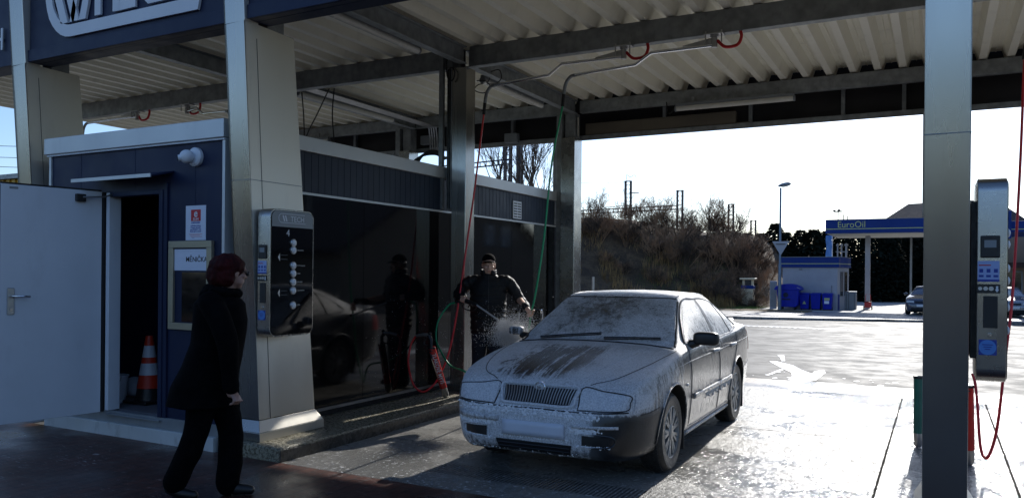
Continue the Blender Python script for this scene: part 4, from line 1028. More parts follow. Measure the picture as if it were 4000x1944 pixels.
def proj(o, d):
    h = BV.ray_cast(Vector(o), Vector(d).normalized()); return (h[0], h[1]) if h[0] is not None else (None, None)
def patch(name, corners, axis, mat, parent, off=.004, nu=14, nv=8, bulge=(0,0), thick=0.0, side=1, smooth=60):
    """quad patch given in 2D, projected onto the body: axis 'F' front (x,z), 'S' side (y,z), 'T' top (x,y)"""
    (ax_, ay), (bx_, by), (cx_, cy), (dx_, dy) = corners           # bottom-left, bottom-right, top-right, top-left
    vs = []
    for j in range(nv+1):
        for i in range(nu+1):
            s, t = i/nu, j/nv
            x = lerp(lerp(ax_, bx_, s), lerp(dx_, cx_, s), t); y = lerp(lerp(ay, by, s), lerp(dy, cy, s), t)
            y += bulge[0]*4*s*(1-s)*(1-t) + bulge[1]*4*s*(1-s)*t
            if axis == 'F': h, n = proj((x, -2, y), (0, 1, 0))
            elif axis == 'R': h, n = proj((x, 7, y), (0, -1, 0))
            elif axis == 'S': h, n = proj((side*3, x, y), (-side, 0, 0))
            else: h, n = proj((x, y, 4), (0, 0, -1))
            if h is None: h, n = Vector((x, .02, y)) if axis == 'F' else Vector((side*.8, x, y)), Vector((0, -1, 0)) if axis == 'F' else Vector((side, 0, 0))
            vs.append(h + n*off)
    mb = MB(); mb.v = [tuple(v) for v in vs]; n1 = nu+1
    for j in range(nv):
        for i in range(nu): mb.f.append((j*n1+i, j*n1+i+1, (j+1)*n1+i+1, (j+1)*n1+i)); mb.m.append(0)
    o = mb.out(name, mat, parent, smooth, 0, False)
    if thick:
        m = o.modifiers.new('thickness', 'SOLIDIFY'); m.thickness = thick; m.offset = 0
    return o
def line(name, pts, axis, parent, r=.0035, mat='black', side=1, off=.0, k=8, n=5):
    P = []
    for x, y in [(p.x, p.y) for p in spline([(a, c, 0) for a, c in pts], k)]:
        if axis == 'F': h, nn = proj((x, -2, y), (0, 1, 0))
        elif axis == 'S': h, nn = proj((side*3, x, y), (-side, 0, 0))
        else: h, nn = proj((x, y, 4), (0, 0, -1))
        if h is not None: P.append(h + nn*off)
    if len(P) > 1: return MB().tube(P, r, n).out(name, mat, parent, 60, 0, False)
# glass
patch('windscreen', [(-.715, 1.005), (.715, 1.005), (.555, 1.36), (-.555, 1.36)], 'F', 'foamglass', car, .004, 26, 14, (-.0, .035))
patch('rear_window', [(-.60, 1.08), (.60, 1.08), (.53, 1.33), (-.53, 1.33)], 'R', 'foamglass_side', car, .004, 18, 10, (0, .03))
for s in (1, -1):
    patch('front_side_window', [(1.50, 1.00), (2.42, .985), (2.44, 1.338), (2.02, 1.318)], 'S', 'foamglass_side', car, .004, 16, 10, (0, .012), side=s)
    patch('rear_side_window', [(2.53, .985), (3.16, 1.00), (3.12, 1.30), (2.54, 1.342)], 'S', 'foamglass_side', car, .004, 14, 10, (0, .012), side=s)
    patch('quarter_window', [(3.20, 1.005), (3.52, 1.05), (3.38, 1.20), (3.17, 1.285)], 'S', 'foamglass_side', car, .004, 8, 6, side=s)
    # window frames and pillars
    line('window_seal', [(1.46, .99), (2.0, 1.325), (2.45, 1.352), (2.9, 1.335), (3.3, 1.245), (3.56, 1.06), (3.5, 1.02)], 'S', car, .010, 'black', s, .001, 10)
    line('belt_seal', [(1.47, .99), (2.3, .972), (3.2, .988), (3.54, 1.03)], 'S', car, .009, 'foamtrim', s, .002)
    patch('door_pillar', [(2.43, .985), (2.525, .985), (2.535, 1.345), (2.45, 1.342)], 'S', 'black', car, .006, 4, 8, side=s)
    line('pillar_seal', [(3.18, .99), (3.145, 1.295)], 'S', car, .008, 'black', s, .002)
    line('screen_seal', [(.735, 1.30), (.66, 1.62), (.575, 1.96)], 'T', car, .011, 'black', 1, .001) if s == 1 else line('screen_seal', [(-.735, 1.30), (-.66, 1.62), (-.575, 1.96)], 'T', car, .011, 'black', 1, .001)
    line('roof_gutter', [(s*.545, 2.0), (s*.540, 2.6), (s*.535, 3.1)], 'T', car, .008, 'foamtrim', 1, .0)
    # shut lines
    line('door_gap', [(1.38, .30), (1.375, .6), (1.40, .90), (1.45, .975)], 'S', car, .004, 'black', s)
    line('door_gap', [(2.47, .28), (2.475, .6), (2.47, .96)], 'S', car, .004, 'black', s)
    line('door_gap', [(3.06, .62), (3.22, .74), (3.34, .85), (3.40, .98)], 'S', car, .004, 'black', s)
    line('sill_gap', [(1.38, .285), (2.2, .275), (3.0, .285)], 'S', car, .004, 'black', s)
    line('shoulder_crease', [(.55, .80), (1.4, .845), (2.5, .86), (3.5, .875), (4.2, .88)], 'S', car, .003, 'foamtrim', s)
    patch('rub_strip', [(1.43, .515), (2.99, .520), (2.99, .560), (1.43, .555)], 'S', 'foamtrim', car, .010, 20, 2, side=s, thick=.014)
    patch('sill_trim', [(1.28, .20), (3.0, .20), (3.0, .245), (1.28, .245)], 'S', 'foamtrim', car, .008, 16, 2, side=s, thick=.02)
    line('bumper_gap', [(.50, .575), (.40, .56), (.22, .545)], 'S', car, .004, 'black', s)
    for yh in (2.28, 3.06):
        h, nn = proj((s*3, yh, .865), (-s, 0, 0))
        hb = MB(); hb.tube([h+Vector((0, -.085, 0))+nn*.012, h+Vector((0, -.05, .004))+nn*.034, h+Vector((0, .05, .004))+nn*.034, h+Vector((0, .085, 0))+nn*.012], [.014, .016, .016, .014], 10)
        hb.out('door_handle', 'foamlamp', car, 50, 0, False)
        MB().ball(tuple(h+Vector((0, 0, -.006))), (.012, .065, .028), 14, 8).out('handle_recess', 'black', car, 60, 0, False)
    # side repeater, mud flap, fuel flap line
    h, nn = proj((s*3, 1.24, .66), (-s, 0, 0)); MB().ball(tuple(h), (.008, .03, .014), 10, 6).out('side_repeater', 'foamlamp', car, 60, 0, False)
    for ym in (AX[0]+.36, AX[1]+.36):
        MB().box(s*.66 if s > 0 else -.84, .84 if s > 0 else -.66, ym-.008, ym+.008, .11, .42).out('mud_flap', 'rubber', car, False, .004, False)
    # arch lip
    arc = []
    for i in range(25):
        a = rad(-8+196*i/24)
        for_y = AX[0]
        arc.append((math.cos(a), math.sin(a)))
    for ya in AX:
        P = []
        for ca, sa in arc:
            h, nn = proj((s*3, ya+ca*.372, WR+.02+sa*.372), (-s, 0, 0))
            if h is not None and abs(h.x) > .6: P.append(h+nn*.002)
        if len(P) > 3: MB().tube(P, .009, 6).out('arch_lip', 'foam', car, 60, 0, False)
    # door mirror
    mx = MB(); mx.ball((s*.985, 1.56, 1.035), (.115, .060, .070), 20, 12)
    q_ = lambda t, r: math.copysign(abs(t/r)**.55, t)*r
    mx.v = [(s*.985+q_(a-s*.985, .115)*.92, 1.56+q_(b_-1.56, .06), 1.035+q_(c-1.035, .07)*.9) for a, b_, c in mx.v]
    mx.v = [(a, b_ if b_ < 1.575 else 1.575+(b_-1.575)*.3, c if c > .985 else .985+(c-.985)*.4) for a, b_, c in mx.v]
    k_ = 1.0 if s == 1 else .72
    mx.v = [((s*.945+(a-s*.985)*1.08*k_) if s == 1 else (s*.93+(a-s*.985)*k_), 1.56+(b_-1.56)*k_, 1.03+(c-1.035)*k_) for a, b_, c in mx.v]
    mo = mx.out('door_mirror', 'black' if s == 1 else 'foamtrim', car, 60, 0, False)
    MB().tube([(s*.80, 1.55, .975), (s*.88, 1.56, .995)], [.045, .032], 10).out('mirror_arm', 'black', mo, 50, 0, False)
    MB().ball((s*.94, 1.585, 1.03), (.085*k_, .006, .046*k_), 16, 8).out('mirror_glass', 'chrome', mo, 60, 0, False)
# bonnet shut lines
for s in (1, -1):
    line('bonnet_gap', [(s*.40, .17), (s*.575, .30), (s*.69, .62), (s*.755, 1.0), (s*.775, 1.2)], 'T', car, .004, 'black')
    line('bonnet_crease', [(s*.30, .20), (s*.44, .6), (s*.56, 1.12)], 'T', car, .004, 'foamtrim', 1, -.001)
line('cowl_gap', [(-.74, 1.245), (-.4, 1.22), (0, 1.21), (.4, 1.22), (.74, 1.245)], 'T', car, .010, 'black')
line('screen_top_seal', [(-.56, 1.985), (-.3, 1.945), (0, 1.93), (.3, 1.945), (.56, 1.985)], 'T', car, .010, 'black')
# nose
for s in (1, -1):
    hl = [(s*.355, .578), (s*.70, .590), (s*.715, .690), (s*.36, .722)]
    if s < 0: hl = [hl[1], hl[0], hl[3], hl[2]]
    o = patch('headlight', hl, 'F', 'foamlamp', car, .006, 14, 6)
    hp = [(.352, .575), (.60, .580), (.712, .592), (.725, .64), (.715, .695), (.52, .716), (.352, .726), (.352, .575)]
    line('headlight_gap', [(s*a, c) for a, c in hp], 'F', o, .005, 'black')
    patch('indicator', [(.16, .585), (.36, .60), (.38, .685), (.20, .70)], 'S', 'foamlamp', car, .005, 8, 5, side=s)
    fg = [(s*.40, .325), (s*.60, .335), (s*.605, .395), (s*.40, .40)]
    if s < 0: fg = [fg[1], fg[0], fg[3], fg[2]]
    patch('bumper_intake', fg, 'F', 'black', car, .004, 8, 4)
    line('intake_edge', [(s*.39, .315), (s*.61, .325), (s*.617, .40), (s*.39, .41), (s*.385, .36), (s*.39, .315)], 'F', car, .006, 'foam', 1, .004)
go = patch('grille', [(-.275, .598), (.275, .598), (.305, .715), (-.305, .715)], 'F', 'black', car, .003, 16, 6)
gp = [(-.285, .590), (0, .588), (.285, .590), (.312, .65), (.318, .722), (.16, .728), (0, .730), (-.16, .728), (-.318, .722), (-.312, .65), (-.285, .590)]
line('grille_frame', gp, 'F', go, .014, 'foamlamp', 1, .004, 6, 8)
for i in range(25):
    x = -.276+.552*i/24; line('grille_slat', [(x*.985, .602), (x, .66), (x*1.06, .712)], 'F', go, .0042, 'dull', 1, .008, 3, 4)
h, nn = proj((0, -2, .710), (0, 1, 0))
bd = MB().lathe([(0, 0), (.047, 0), (.047, -.010), (.040, -.016), (0, -.016)], 28, (h.x, h.y+.004, .712), 1).out('badge', 'chrome', go, 30, 0, False)
MB().lathe([(0, 0), (.034, 0), (0, -.003)], 24, (h.x, h.y-.0122, .712), 1).out('badge_disc', 'foamtrim', bd, 30, 0, False)
for a in range(3): MB().box(h.x-.018+a*.009, h.x-.012+a*.011, h.y-.0175, h.y-.0155, .698+a*.004, .726-a*.003).out('badge_feather', 'chrome', bd, False, 0, False)
patch('lower_intake', [(-.30, .235), (.30, .235), (.32, .315), (-.32, .315)], 'F', 'black', car, .004, 12, 4)
for z in (.26, .29): line('intake_bar', [(-.30, z), (0, z), (.30, z)], 'F', car, .006, 'black', 1, .006)
patch('number_plate', [(-.26, .355), (.26, .355), (.26, .468), (-.26, .468)], 'F', 'silverplate', car, .012, 10, 3, thick=.008)
line('bumper_top_gap', [(-.72, .575), (-.5, .566), (-.3, .562), (0, .566), (.3, .562), (.5, .566), (.72, .575)], 'F', car, .006, 'black')
for s in (1, -1): patch('bumper_strip', [(.32, .452), (.66, .457), (.66, .478), (.32, .473)] if s > 0 else [(-.68, .455), (-.30, .45), (-.30, .49), (-.68, .495)], 'F', 'foamtrim', car, .008, 10, 2, thick=.012)
for (a, c) in ((-.52, .05), (.10, .60)):
    L = [(a, 1.255), ((a+c)/2-.02, 1.30), (c, 1.335)]
    P = []
    for x, y in L:
        hh, nn = proj((x, y, 4), (0, 0, -1)); P.append(hh+nn*.028)
    MB().tube(spline(P, 6), .007, 6).out('wiper', 'black', car, 50, 0, False)
    MB().tube(spline([p+Vector((0, 0, -.014)) for p in P], 6), .005, 4).out('wiper_blade', 'rubber', car, 50, 0, False)
# tail lamps and bumper line at the rear
for s in (1, -1): patch('tail_light', [(4.16, .72), (4.42, .72), (4.38, .93), (4.20, .95)], 'S', 'redtube', car, .004, 8, 6, side=s)
for s in (1, -1): line('rear_bumper_gap', [(3.75, .56), (4.1, .60), (4.4, .60)], 'S', car, .005, 'black', s)
MB().hexa([(-.60, 4.28, 1.035), (.60, 4.28, 1.035), (.60, 4.44, 1.045), (-.60, 4.44, 1.045), (-.58, 4.30, 1.05), (.58, 4.30, 1.05), (.58, 4.45, 1.075), (-.58, 4.45, 1.075)]).out('boot_lip', 'foam', car, 30, .006, False)
MB().box(-.60, .60, .25, 4.2, .17, .20).out('underbody', 'arch', car, False, 0, False)

# foam clinging in lumps to ledges and hanging in drips
MAT['foamlump'] = M('thick_white_foam', (.86, .87, .89), .4, 0, .06, 9, .6, 90, .1, bd=.01)
Rf = random.Random(15); fm = MB()
def lump(h, nn, r, sx=1.0, sz=1.0):
    b_ = MB().ball((0, 0, 0), 1.0, 8, 5); k = Rf.random()*50
    fm.add([tuple(h+nn*r*.2+Vector((x*r*sx, y*r*.6, z*r*sz))*(1+.35*mnoise.noise((x*2+k, y*2, z*2)))) for x, y, z in b_.v], b_.f)
def lumps(n, x0, x1, zf, axis, r, sz=1.0, side=1, dens=lambda x: 1):
    for i in range(n):
        x = Rf.uniform(x0, x1)
        if Rf.random() > dens(x): continue
        z = zf(x)+Rf.gauss(0, .006)
        if axis == 'F': h, nn = proj((x, -2, z), (0, 1, 0))
        else: h, nn = proj((side*3, x, z), (-side, 0, 0))
        if h is not None and h.y < 4.4: lump(h, nn, Rf.uniform(.24, .82)*r, Rf.uniform(.8, 1.8), sz*Rf.uniform(.6, 1.3))
lf = lambda x: 1 if x < .45 else max(0, 1-(x-.45)*6)
lumps(190, -.74, .60, lambda x: .556, 'F', .013, .8, dens=lf); lumps(120, -.72, .55, lambda x: .535-.02*Rf.random(), 'F', .012, 1.5, dens=lf)
lumps(90, .30, .58, lambda x: .445-.03*Rf.random(), 'F', .011, 1.6, dens=lf); lumps(80, -.70, -.30, lambda x: .445-.03*Rf.random(), 'F', .011, 1.5)
lumps(50, -.62, .35, lambda x: .232+.01*Rf.random(), 'F', .008, 1.2); lumps(40, .36, .62, lambda x: .318, 'F', .009, 1.2); lumps(40, -.62, -.36, lambda x: .318, 'F', .009, 1.2)
lumps(60, -.30, .30, lambda x: .35-.01*Rf.random(), 'F', .008, 1.0)
for sd_ in (1, -1): lumps(170, 1.9, 3.0, lambda x: .505-.05*Rf.random()**2, 'S', .007, 2.6, sd_); lumps(60, 1.45, 2.99, lambda x: .563, 'S', .006, .7, sd_)
fm.out('foam_lumps', 'foamlump', car, 60, 0, False)

def wheel(parent, x, y, s, R=.318, wd=.195, mt='tyre', mr='rim', spokes=9, turn=.3):
    xo = x; xi = x - s*wd
    wv = MB().lathe([(R*.66, 0), (R*.70, -.004), (R*.90, -.006), (R*.97, .012), (R, .035), (R, wd-.035), (R*.97, wd-.012), (R*.9, wd), (R*.66, wd)], 56, (0, 0, 0), 0, cap=False)
    wv.v = [(xo - s*a, y+b_, R+c) for a, b_, c in wv.v]
    w_ = wv.out('wheel', mt, parent, 35, 0, False)
    # tread blocks
    tb = MB()
    for i in range(64):
        a = 2*math.pi*i/64
        for q in range(4):
            t0 = .03+q*(wd-.06)/4; t1 = t0+(wd-.06)/4-.010
            a0 = a+(.03 if q % 2 else 0)
            P = []
            for rr_ in (R-.004, R+.004):
                for aa, tt in ((a0-.033, t0), (a0+.033, t0), (a0+.033, t1), (a0-.033, t1)):
                    P.append((xo-s*tt, y+rr_*math.cos(aa), R+rr_*math.sin(aa)))
            tb.hexa(P)
    tb.out('tread', mt, w_, False, 0, False)
    rim = MB().lathe([(R*.67, .002), (R*.645, -.004), (R*.62, .006), (R*.61, .05), (R*.60, wd*.9)], 48, (0,0,0), 0, cap=False)
    rim.v = [(xo-s*a, y+b_, R+c) for a, b_, c in rim.v]
    rm = rim.out('rim', mr, w_, 40, 0, False)
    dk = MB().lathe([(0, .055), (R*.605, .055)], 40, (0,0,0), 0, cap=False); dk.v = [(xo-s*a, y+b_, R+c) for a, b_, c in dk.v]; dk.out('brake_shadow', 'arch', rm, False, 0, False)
    hb = MB().lathe([(0, -.002), (R*.12, -.002), (R*.2, .004), (R*.24, .02), (R*.24, .05)], 28, (0,0,0), 0, cap=False); hb.v = [(xo-s*a, y+b_, R+c) for a, b_, c in hb.v]; hb.out('hub', mr, rm, 40, 0, False)
    sp = MB()
    for i in range(spokes):
        for d in (-.13, .13):
            a = turn+2*math.pi*i/spokes; a2 = a+d
            r0, r1 = R*.20, R*.63; w0, w1 = R*.036, R*.050
            c0 = Vector((0, math.cos(a+d*.7)*r0, math.sin(a+d*.7)*r0)); c1 = Vector((0, math.cos(a2)*r1, math.sin(a2)*r1)); tn = Vector((0, -math.sin(a2), math.cos(a2)))
            P = []
            for dep in (.0, .03):
                for cc, ww in ((c0, w0), (c1, w1)):
                    for q in (-1, 1):
                        P.append(cc+tn*ww*q+Vector((dep+.004, 0, 0)))
            P = [P[0], P[1], P[3], P[2], P[4], P[5], P[7], P[6]]
            sp.hexa([(xo-s*p.x, y+p.y, R+p.z) for p in P])
    sp.out('spokes', mr, rm, False, .003, False)
    return w_
for ya in AX:
    for s in (1, -1): wheel(car, s*.835, ya, s)

# ------------------------------------------------------------------ distant parked cars (simple but complete)
def parked_car(loc, rz, paint, label):
    t = thing('parked_car', label, 'car', loc, rz, 'cars parked at the filling station')
    me_ = body_mesh(); me_.v = [(a, b_*.95, c*1.02) for a, b_, c in me_.v]
    me_.out('body', paint, t, 40, 0, False)
    k = lambda P: [(a, c) for a, c in P]
    patch('windscreen', [(-.70, 1.01), (.70, 1.01), (.56, 1.37), (-.56, 1.37)], 'F', 'carglass', t, .03, 10, 6, (0, .03))
    for s in (1, -1):
        patch('side_window', [(1.45, 1.01), (3.2, 1.02), (2.95, 1.34), (1.95, 1.34)], 'S', 'carglass', t, .03, 12, 5, side=s)
        hl = [(s*.38, .60), (s*.72, .62), (s*.72, .71), (s*.40, .70)]
        if s < 0: hl = [hl[1], hl[0], hl[3], hl[2]]
        patch('headlight', hl, 'F', 'lampglass', t, .03, 6, 3)
        MB().ball((s*.98, 1.55, 1.04), (.11, .05, .07), 12, 8).out('door_mirror', paint, t, 60, 0, False)
        for ya in (.84, 3.22):
            wv = MB().lathe([(0, 0), (.30, 0), (.32, .03), (.32, .17), (.3, .2), (0, .2)], 24, (0,0,0), 0); wv.v = [(s*(.875-a), ya+b_, .32+c) for a, b_, c in wv.v]; w_ = wv.out('wheel', 'tyre', t, 40, 0, False)
            rv = MB().lathe([(0, 0), (.2, 0), (.19, -.01), (0, -.012)], 20, (0,0,0), 0); rv.v = [(s*(.88-a), ya+b_, .32+c) for a, b_, c in rv.v]; rv.out('rim', 'rim', w_, 40, 0, False)
    patch('grille', [(-.34, .60), (.34, .60), (.34, .68), (-.34, .68)], 'F', 'black', t, .03, 6, 2)
    patch('lower_grille', [(-.5, .25), (.5, .25), (.5, .38), (-.5, .38)], 'F', 'black', t, .03, 6, 2)
    patch('number_plate', [(-.26, .43), (.26, .43), (.26, .53), (-.26, .53)], 'F', 'whitepaint', t, .035, 4, 2)
    MB().box(-.7, .7, .3, 4.0, .14, .22).out('underbody', 'arch', t, False, 0, False)
    return t
parked_car((4.15, 39.7, -.335), -.12, 'bluecar', 'dark parked car with sun flashing on its windscreen, left of the near right column')
parked_car((8.0, 39.9, -.335), .10, 'silvercar', 'silver parked car seen between the right terminal and the hanging red hose')
# ------------------------------------------------------------------ people
def loft(mb, secs, n=24):
    """secs: (centre, rx, ry) ellipses, horizontal"""
    v = []; k = len(secs)
    for (cx, cy, cz), rx, ry in secs:
        for j in range(n):
            a = 2*math.pi*j/n; v.append((cx+rx*math.cos(a), cy+ry*math.sin(a), cz))
    f = [(i*n+j, i*n+(j+1) % n, (i+1)*n+(j+1) % n, (i+1)*n+j) for i in range(k-1) for j in range(n)]
    f += [tuple(range(n-1, -1, -1)), tuple((k-1)*n+j for j in range(n))]
    return mb.add(v, f)
def dense(secs, k=4):
    o = []
    for (a, ra, sa), (b_, rb, sb) in zip(secs, secs[1:]):
        for i in range(k):
            t = i/k; t2 = t
            o.append((tuple(lerp(x, y, t2) for x, y in zip(a, b_)), lerp(ra, rb, t2), lerp(sa, sb, t2)))
    o.append(secs[-1]); return o
def limb(mb, pts, rs, n=14, k=6, ridge=0.0, rk=0.0):
    P = spline(pts, k); m = len(P); R = []
    for i in range(m):
        t = i/(m-1)*(len(rs)-1); a = min(int(t), len(rs)-2); R.append(lerp(rs[a], rs[a+1], t-a)*(1+ridge*math.sin(i*rk)))
    mb.tube(P, R, n); mb.ball(tuple(P[0]), R[0]*.98, 12, 8); mb.ball(tuple(P[-1]), R[-1]*.98, 12, 8); return mb
def melt(mb, name, mat, parent, voxel, smooth=4, world=False, wrinkle=0.0, ws=8):
    """fuse overlapping volumes into one continuous skin"""
    o = mb.out(name, mat, None)
    r = o.modifiers.new('fuse', 'REMESH'); r.mode = 'VOXEL'; r.voxel_size = voxel; r.use_smooth_shade = True
    s = o.modifiers.new('soften', 'SMOOTH'); s.iterations = smooth; s.factor = .5
    me = bake(o); me.name = name
    if wrinkle:
        n = len(me.vertices); co = [0.0]*(3*n); no = [0.0]*(3*n)
        me.vertices.foreach_get('co', co); me.vertices.foreach_get('normal', no)
        for i in range(0, 3*n, 3):
            k = wrinkle*mnoise.noise((co[i]*ws, co[i+1]*ws, co[i+2]*ws))
            co[i] += no[i]*k; co[i+1] += no[i+1]*k; co[i+2] += no[i+2]*k
        me.vertices.foreach_set('co', co); me.update()
    if not me.materials: me.materials.append(MAT[mat])
    return link(name, me, parent, 80, 0, world)
def head(mb, c, fx=(0,-1,0), tilt=0.0):
    """skull, jaw, brow, nose, lips, ears, looking along fx"""
    f = Vector(fx).normalized(); s = Vector((-f.y, f.x, 0)).normalized(); u = Vector((0,0,1))
    f = (f*math.cos(tilt)-u*math.sin(tilt)).normalized(); u = s.cross(f) if s.cross(f).z > 0 else f.cross(s)
    c = Vector(c)
    def at(a, b_, d): return tuple(c+s*a+f*b_+u*d)
    def blob(p, r):
        b = MB().ball((0,0,0), 1.0, 24, 16); o = c+s*p[0]+f*p[1]+u*p[2]
        mb.add([tuple(o+s*(x*r[0])+f*(y*r[1])+u*(z*r[2])) for x, y, z in b.v], b.f)
    blob((0,-.012,.030), (.076,.098,.088)); blob((0,.012,-.030), (.064,.078,.080)); blob((0,.045,-.088), (.036,.036,.028))
    blob((0,.070,.028), (.055,.022,.014)); blob((0,.092,-.012), (.0125,.020,.026)); blob((0,.100,-.026), (.016,.015,.011))
    for q in (-1, 1):
        blob((q*.040,.058,-.018), (.026,.024,.022)); blob((q*.078,-.010,-.005), (.010,.022,.034)); blob((q*.032,.040,-.060), (.030,.034,.034))
    blob((0,.083,-.052), (.024,.012,.0065)); blob((0,.081,-.064), (.022,.012,.007))
    return at
def fist(mb, c, axis, palm, r=.026, open_=0.0):
    """palm block, four unequal fingers curled round 'axis', thumb from the side of the palm. palm: direction from the axis to the back of the hand"""
    a = Vector(axis).normalized(); p = Vector(palm); p = (p-a*p.dot(a)).normalized(); t = a.cross(p); c = Vector(c)
    b = MB().ball((0,0,0), 1.0, 16, 10); o = c+p*(r+.010)
    mb.add([tuple(o+a*(x*.042)+p*(y*.017)+t*(z*.040)) for x, y, z in b.v], b.f)
    for i in range(4):
        off = -.030+.020*i; L = (3.5, 4.0, 3.8, 3.1)[i]*(1-open_*.35); P = []; R = []
        for k in range(9):
            an = -.55+L*k/8; rr = r+.006+open_*.012*k/8
            P.append(c+a*off+p*rr*math.cos(an)+t*rr*math.sin(an)); R.append(lerp(.0100, .0075, k/8))
        mb.tube(P, R, 8); mb.ball(tuple(P[-1]), .0075, 8, 6)
        kn = c+a*off+p*(r+.018)*math.cos(-.1)+t*(r+.018)*math.sin(-.1); mb.ball(tuple(c+a*off+p*(r+.014)+t*.030), .0105, 8, 6)
    P = [c+a*.030+p*(r+.004)-t*.030, c+a*.046+p*.012-t*.038, c+a*.046-p*.010-t*.022, c+a*.036-p*.026-t*.002]
    mb.tube(spline(P, 4), [.0125]*5+[.011]*4+[.0095]*4, 8); mb.ball(tuple(P[-1]), .0095, 8, 6)

# --- man in the black quilted jacket and flat cap
MR = thing('person', '', 'person', (-.05, 3.56, .121), rad(27))       # temporary frame, replaced by the body mesh below
MT = ROOT[MR.name]; MI = MT.inverted()
def w2l(p): return MI @ Vector(p)
gr = w2l((-.27, 3.35, 1.265)); hl_ = w2l((.61, 3.42, 1.12))
mb = MB(); hat_ = head(mb, (0.005, -.02, 1.57), (.10, -1, 0), .16)
limb(mb, [(0, .01, 1.36), (0, 0, 1.42), (0, -.01, 1.52)], [.075, .062, .058])
loft(mb, dense([((0, 0, .80), .155, .11), ((0, 0, 1.0), .15, .105), ((0, 0, 1.2), .175, .115), ((0, .01, 1.36), .16, .10), ((0, .01, 1.42), .09, .07)]))
ga = (w2l((-.055, 3.30, 1.21))-w2l((-.385, 3.345, 1.235))).normalized()
wr_r = gr+Vector((-.035, .055, .045)); wr_l = hl_+Vector((-.05, .03, .07))
limb(mb, [(-.18, .01, 1.37), (-.36, .07, 1.21), tuple(wr_r), tuple(gr+Vector((-.01, .015, .03)))], [.055, .043, .028, .03])
limb(mb, [(.19, .01, 1.37), (.37, .02, 1.17), tuple(wr_l), tuple(hl_+Vector((-.012, .01, .02)))], [.055, .043, .028, .03])
fist(mb, gr, ga, (0.0, .15, 1.0)); fist(mb, hl_, (.12, 0, 1), (-.2, .9, .3), .020)
for s in (-1, 1): limb(mb, [(s*.095, 0, .86), (s*.115, -.02, .48), (s*.125, .02, .09)], [.085, .055, .040]); limb(mb, [(s*.125, .03, .05), (s*.14, -.12, .035)], [.028, .024])
man = melt(mb, 'person', 'skin', None, .0055, 2)
bpy.data.objects.remove(MR)
man.name = 'person'; man.location = (-.05, 3.56, .121); man.rotation_euler = (0, 0, rad(27)); ROOT[man.name] = MT
tag(man, 'man in dark cap and black quilted jacket rinsing the car with a spray lance', 'person')
def ch(mb, name, mat, vox, sm=3, wr=0.0, ws=8): return melt(mb, name, mat, man, vox, sm, False, wr, ws)
mb = MB()
S = dense([((0, .0, .735), .212, .15), ((0, 0, .80), .218, .155), ((0, 0, .95), .218, .16), ((0, 0, 1.10), .228, .165), ((0, .005, 1.25), .226, .155), ((0, .01, 1.345), .215, .14), ((0, .01, 1.40), .175, .12), ((0, .01, 1.44), .125, .105), ((0, .0, 1.47), .085, .090)], 10)
S = [(c_, rx*(1+.022*math.sin(c_[2]*88)), ry*(1+.030*math.sin(c_[2]*88))) for c_, rx, ry in S]
loft(mb, S, 32)
limb(mb, [(-.16, .01, 1.385), (-.26, .02, 1.35), (-.37, .075, 1.205), (-.32, -.03, 1.175), tuple(wr_r+Vector((-.025, .02, .0)))], [.072, .078, .072, .066, .048], 16, 12, .05, 1.15)
limb(mb, [(.16, .01, 1.385), (.26, .01, 1.35), (.375, .02, 1.165), (.45, -.02, 1.08), tuple(wr_l+Vector((-.015, .0, .02)))], [.072, .078, .070, .060, .046], 16, 12, .05, 1.15)
jk = ch(mb, 'jacket', 'jacket', .0085, 2, .006, 16)
mb = MB()
for i in range(20):
    a = rad(-60+300*i/19)
    pass
P = [(.088*math.cos(a), -.002+.094*math.sin(a), 1.478+.012*math.sin(a)) for a in [rad(-62+304*i/24) for i in range(25)]]
mb.tube(P, .021, 10); mb.tube([(x*1.02, y*1.02, z+.028) for x, y, z in P], .016, 10); ch(mb, 'collar', 'jacket', .007, 2)
MB().tube([(0.012, -.166, .76), (.012, -.172, 1.1), (.012, -.150, 1.33), (.008, -.105, 1.445)], .005, 6).out('zip', 'black', jk, 50, 0, False)
loft(MB(), dense([((0, -.018, 1.32), .085, .10), ((0, -.008, 1.41), .072, .078), ((0, -.004, 1.462), .066, .066)])).out('sweater', 'shirt', man, 60, 0, False)
mb = MB()
loft(mb, dense([((0, .005, .70), .165, .13), ((0, .005, .92), .17, .125)]))
for s in (-1, 1): limb(mb, [(s*.092, 0, .80), (s*.11, -.02, .46), (s*.125, .02, .075)], [.115, .088, .078])
ch(mb, 'trousers', 'denim', .010, 3, .010, 9)
for s in (-1, 1):
    mb = MB(); limb(mb, [(s*.125, .045, .045), (s*.132, -.05, .045), (s*.145, -.155, .036)], [.045, .046, .036]); mb.v = [(a, b_, max(.002, c)) for a, b_, c in mb.v]; ch(mb, 'shoe', 'shoe', .008, 2)
# cap with peak, hair at the temples, brows and eyes
c0 = Vector((0.005, -.02, 1.57))
mb = MB(); mb.ball((0.004, .004, 1.630), (.085, .106, .088), 28, 16); mb.v = [(a, b_, max(c, 1.622+.10*(b_+.02)*.35)) for a, b_, c in mb.v]
cp = ch(mb, 'cap', 'coat', .007, 3)
pk = MB(); n = 14; top_ = []; 
for j in range(5):
    for i in range(n+1):
        a = rad(218+104*i/n); rr_ = lerp(.080, .142, j/4)
        top_.append((.010+rr_*.92*math.cos(a), -.012+rr_*math.sin(a), 1.628-.012*j/4*1.6-.018*abs(math.cos(a))**2))
pk.v = top_; 
for j in range(4):
    for i in range(n): pk.f.append((j*(n+1)+i, j*(n+1)+i+1, (j+1)*(n+1)+i+1, (j+1)*(n+1)+i)); pk.m.append(0)
po_ = pk.out('cap_peak', 'coat', cp, 60, 0, False); m_ = po_.modifiers.new('thickness', 'SOLIDIFY'); m_.thickness = .006
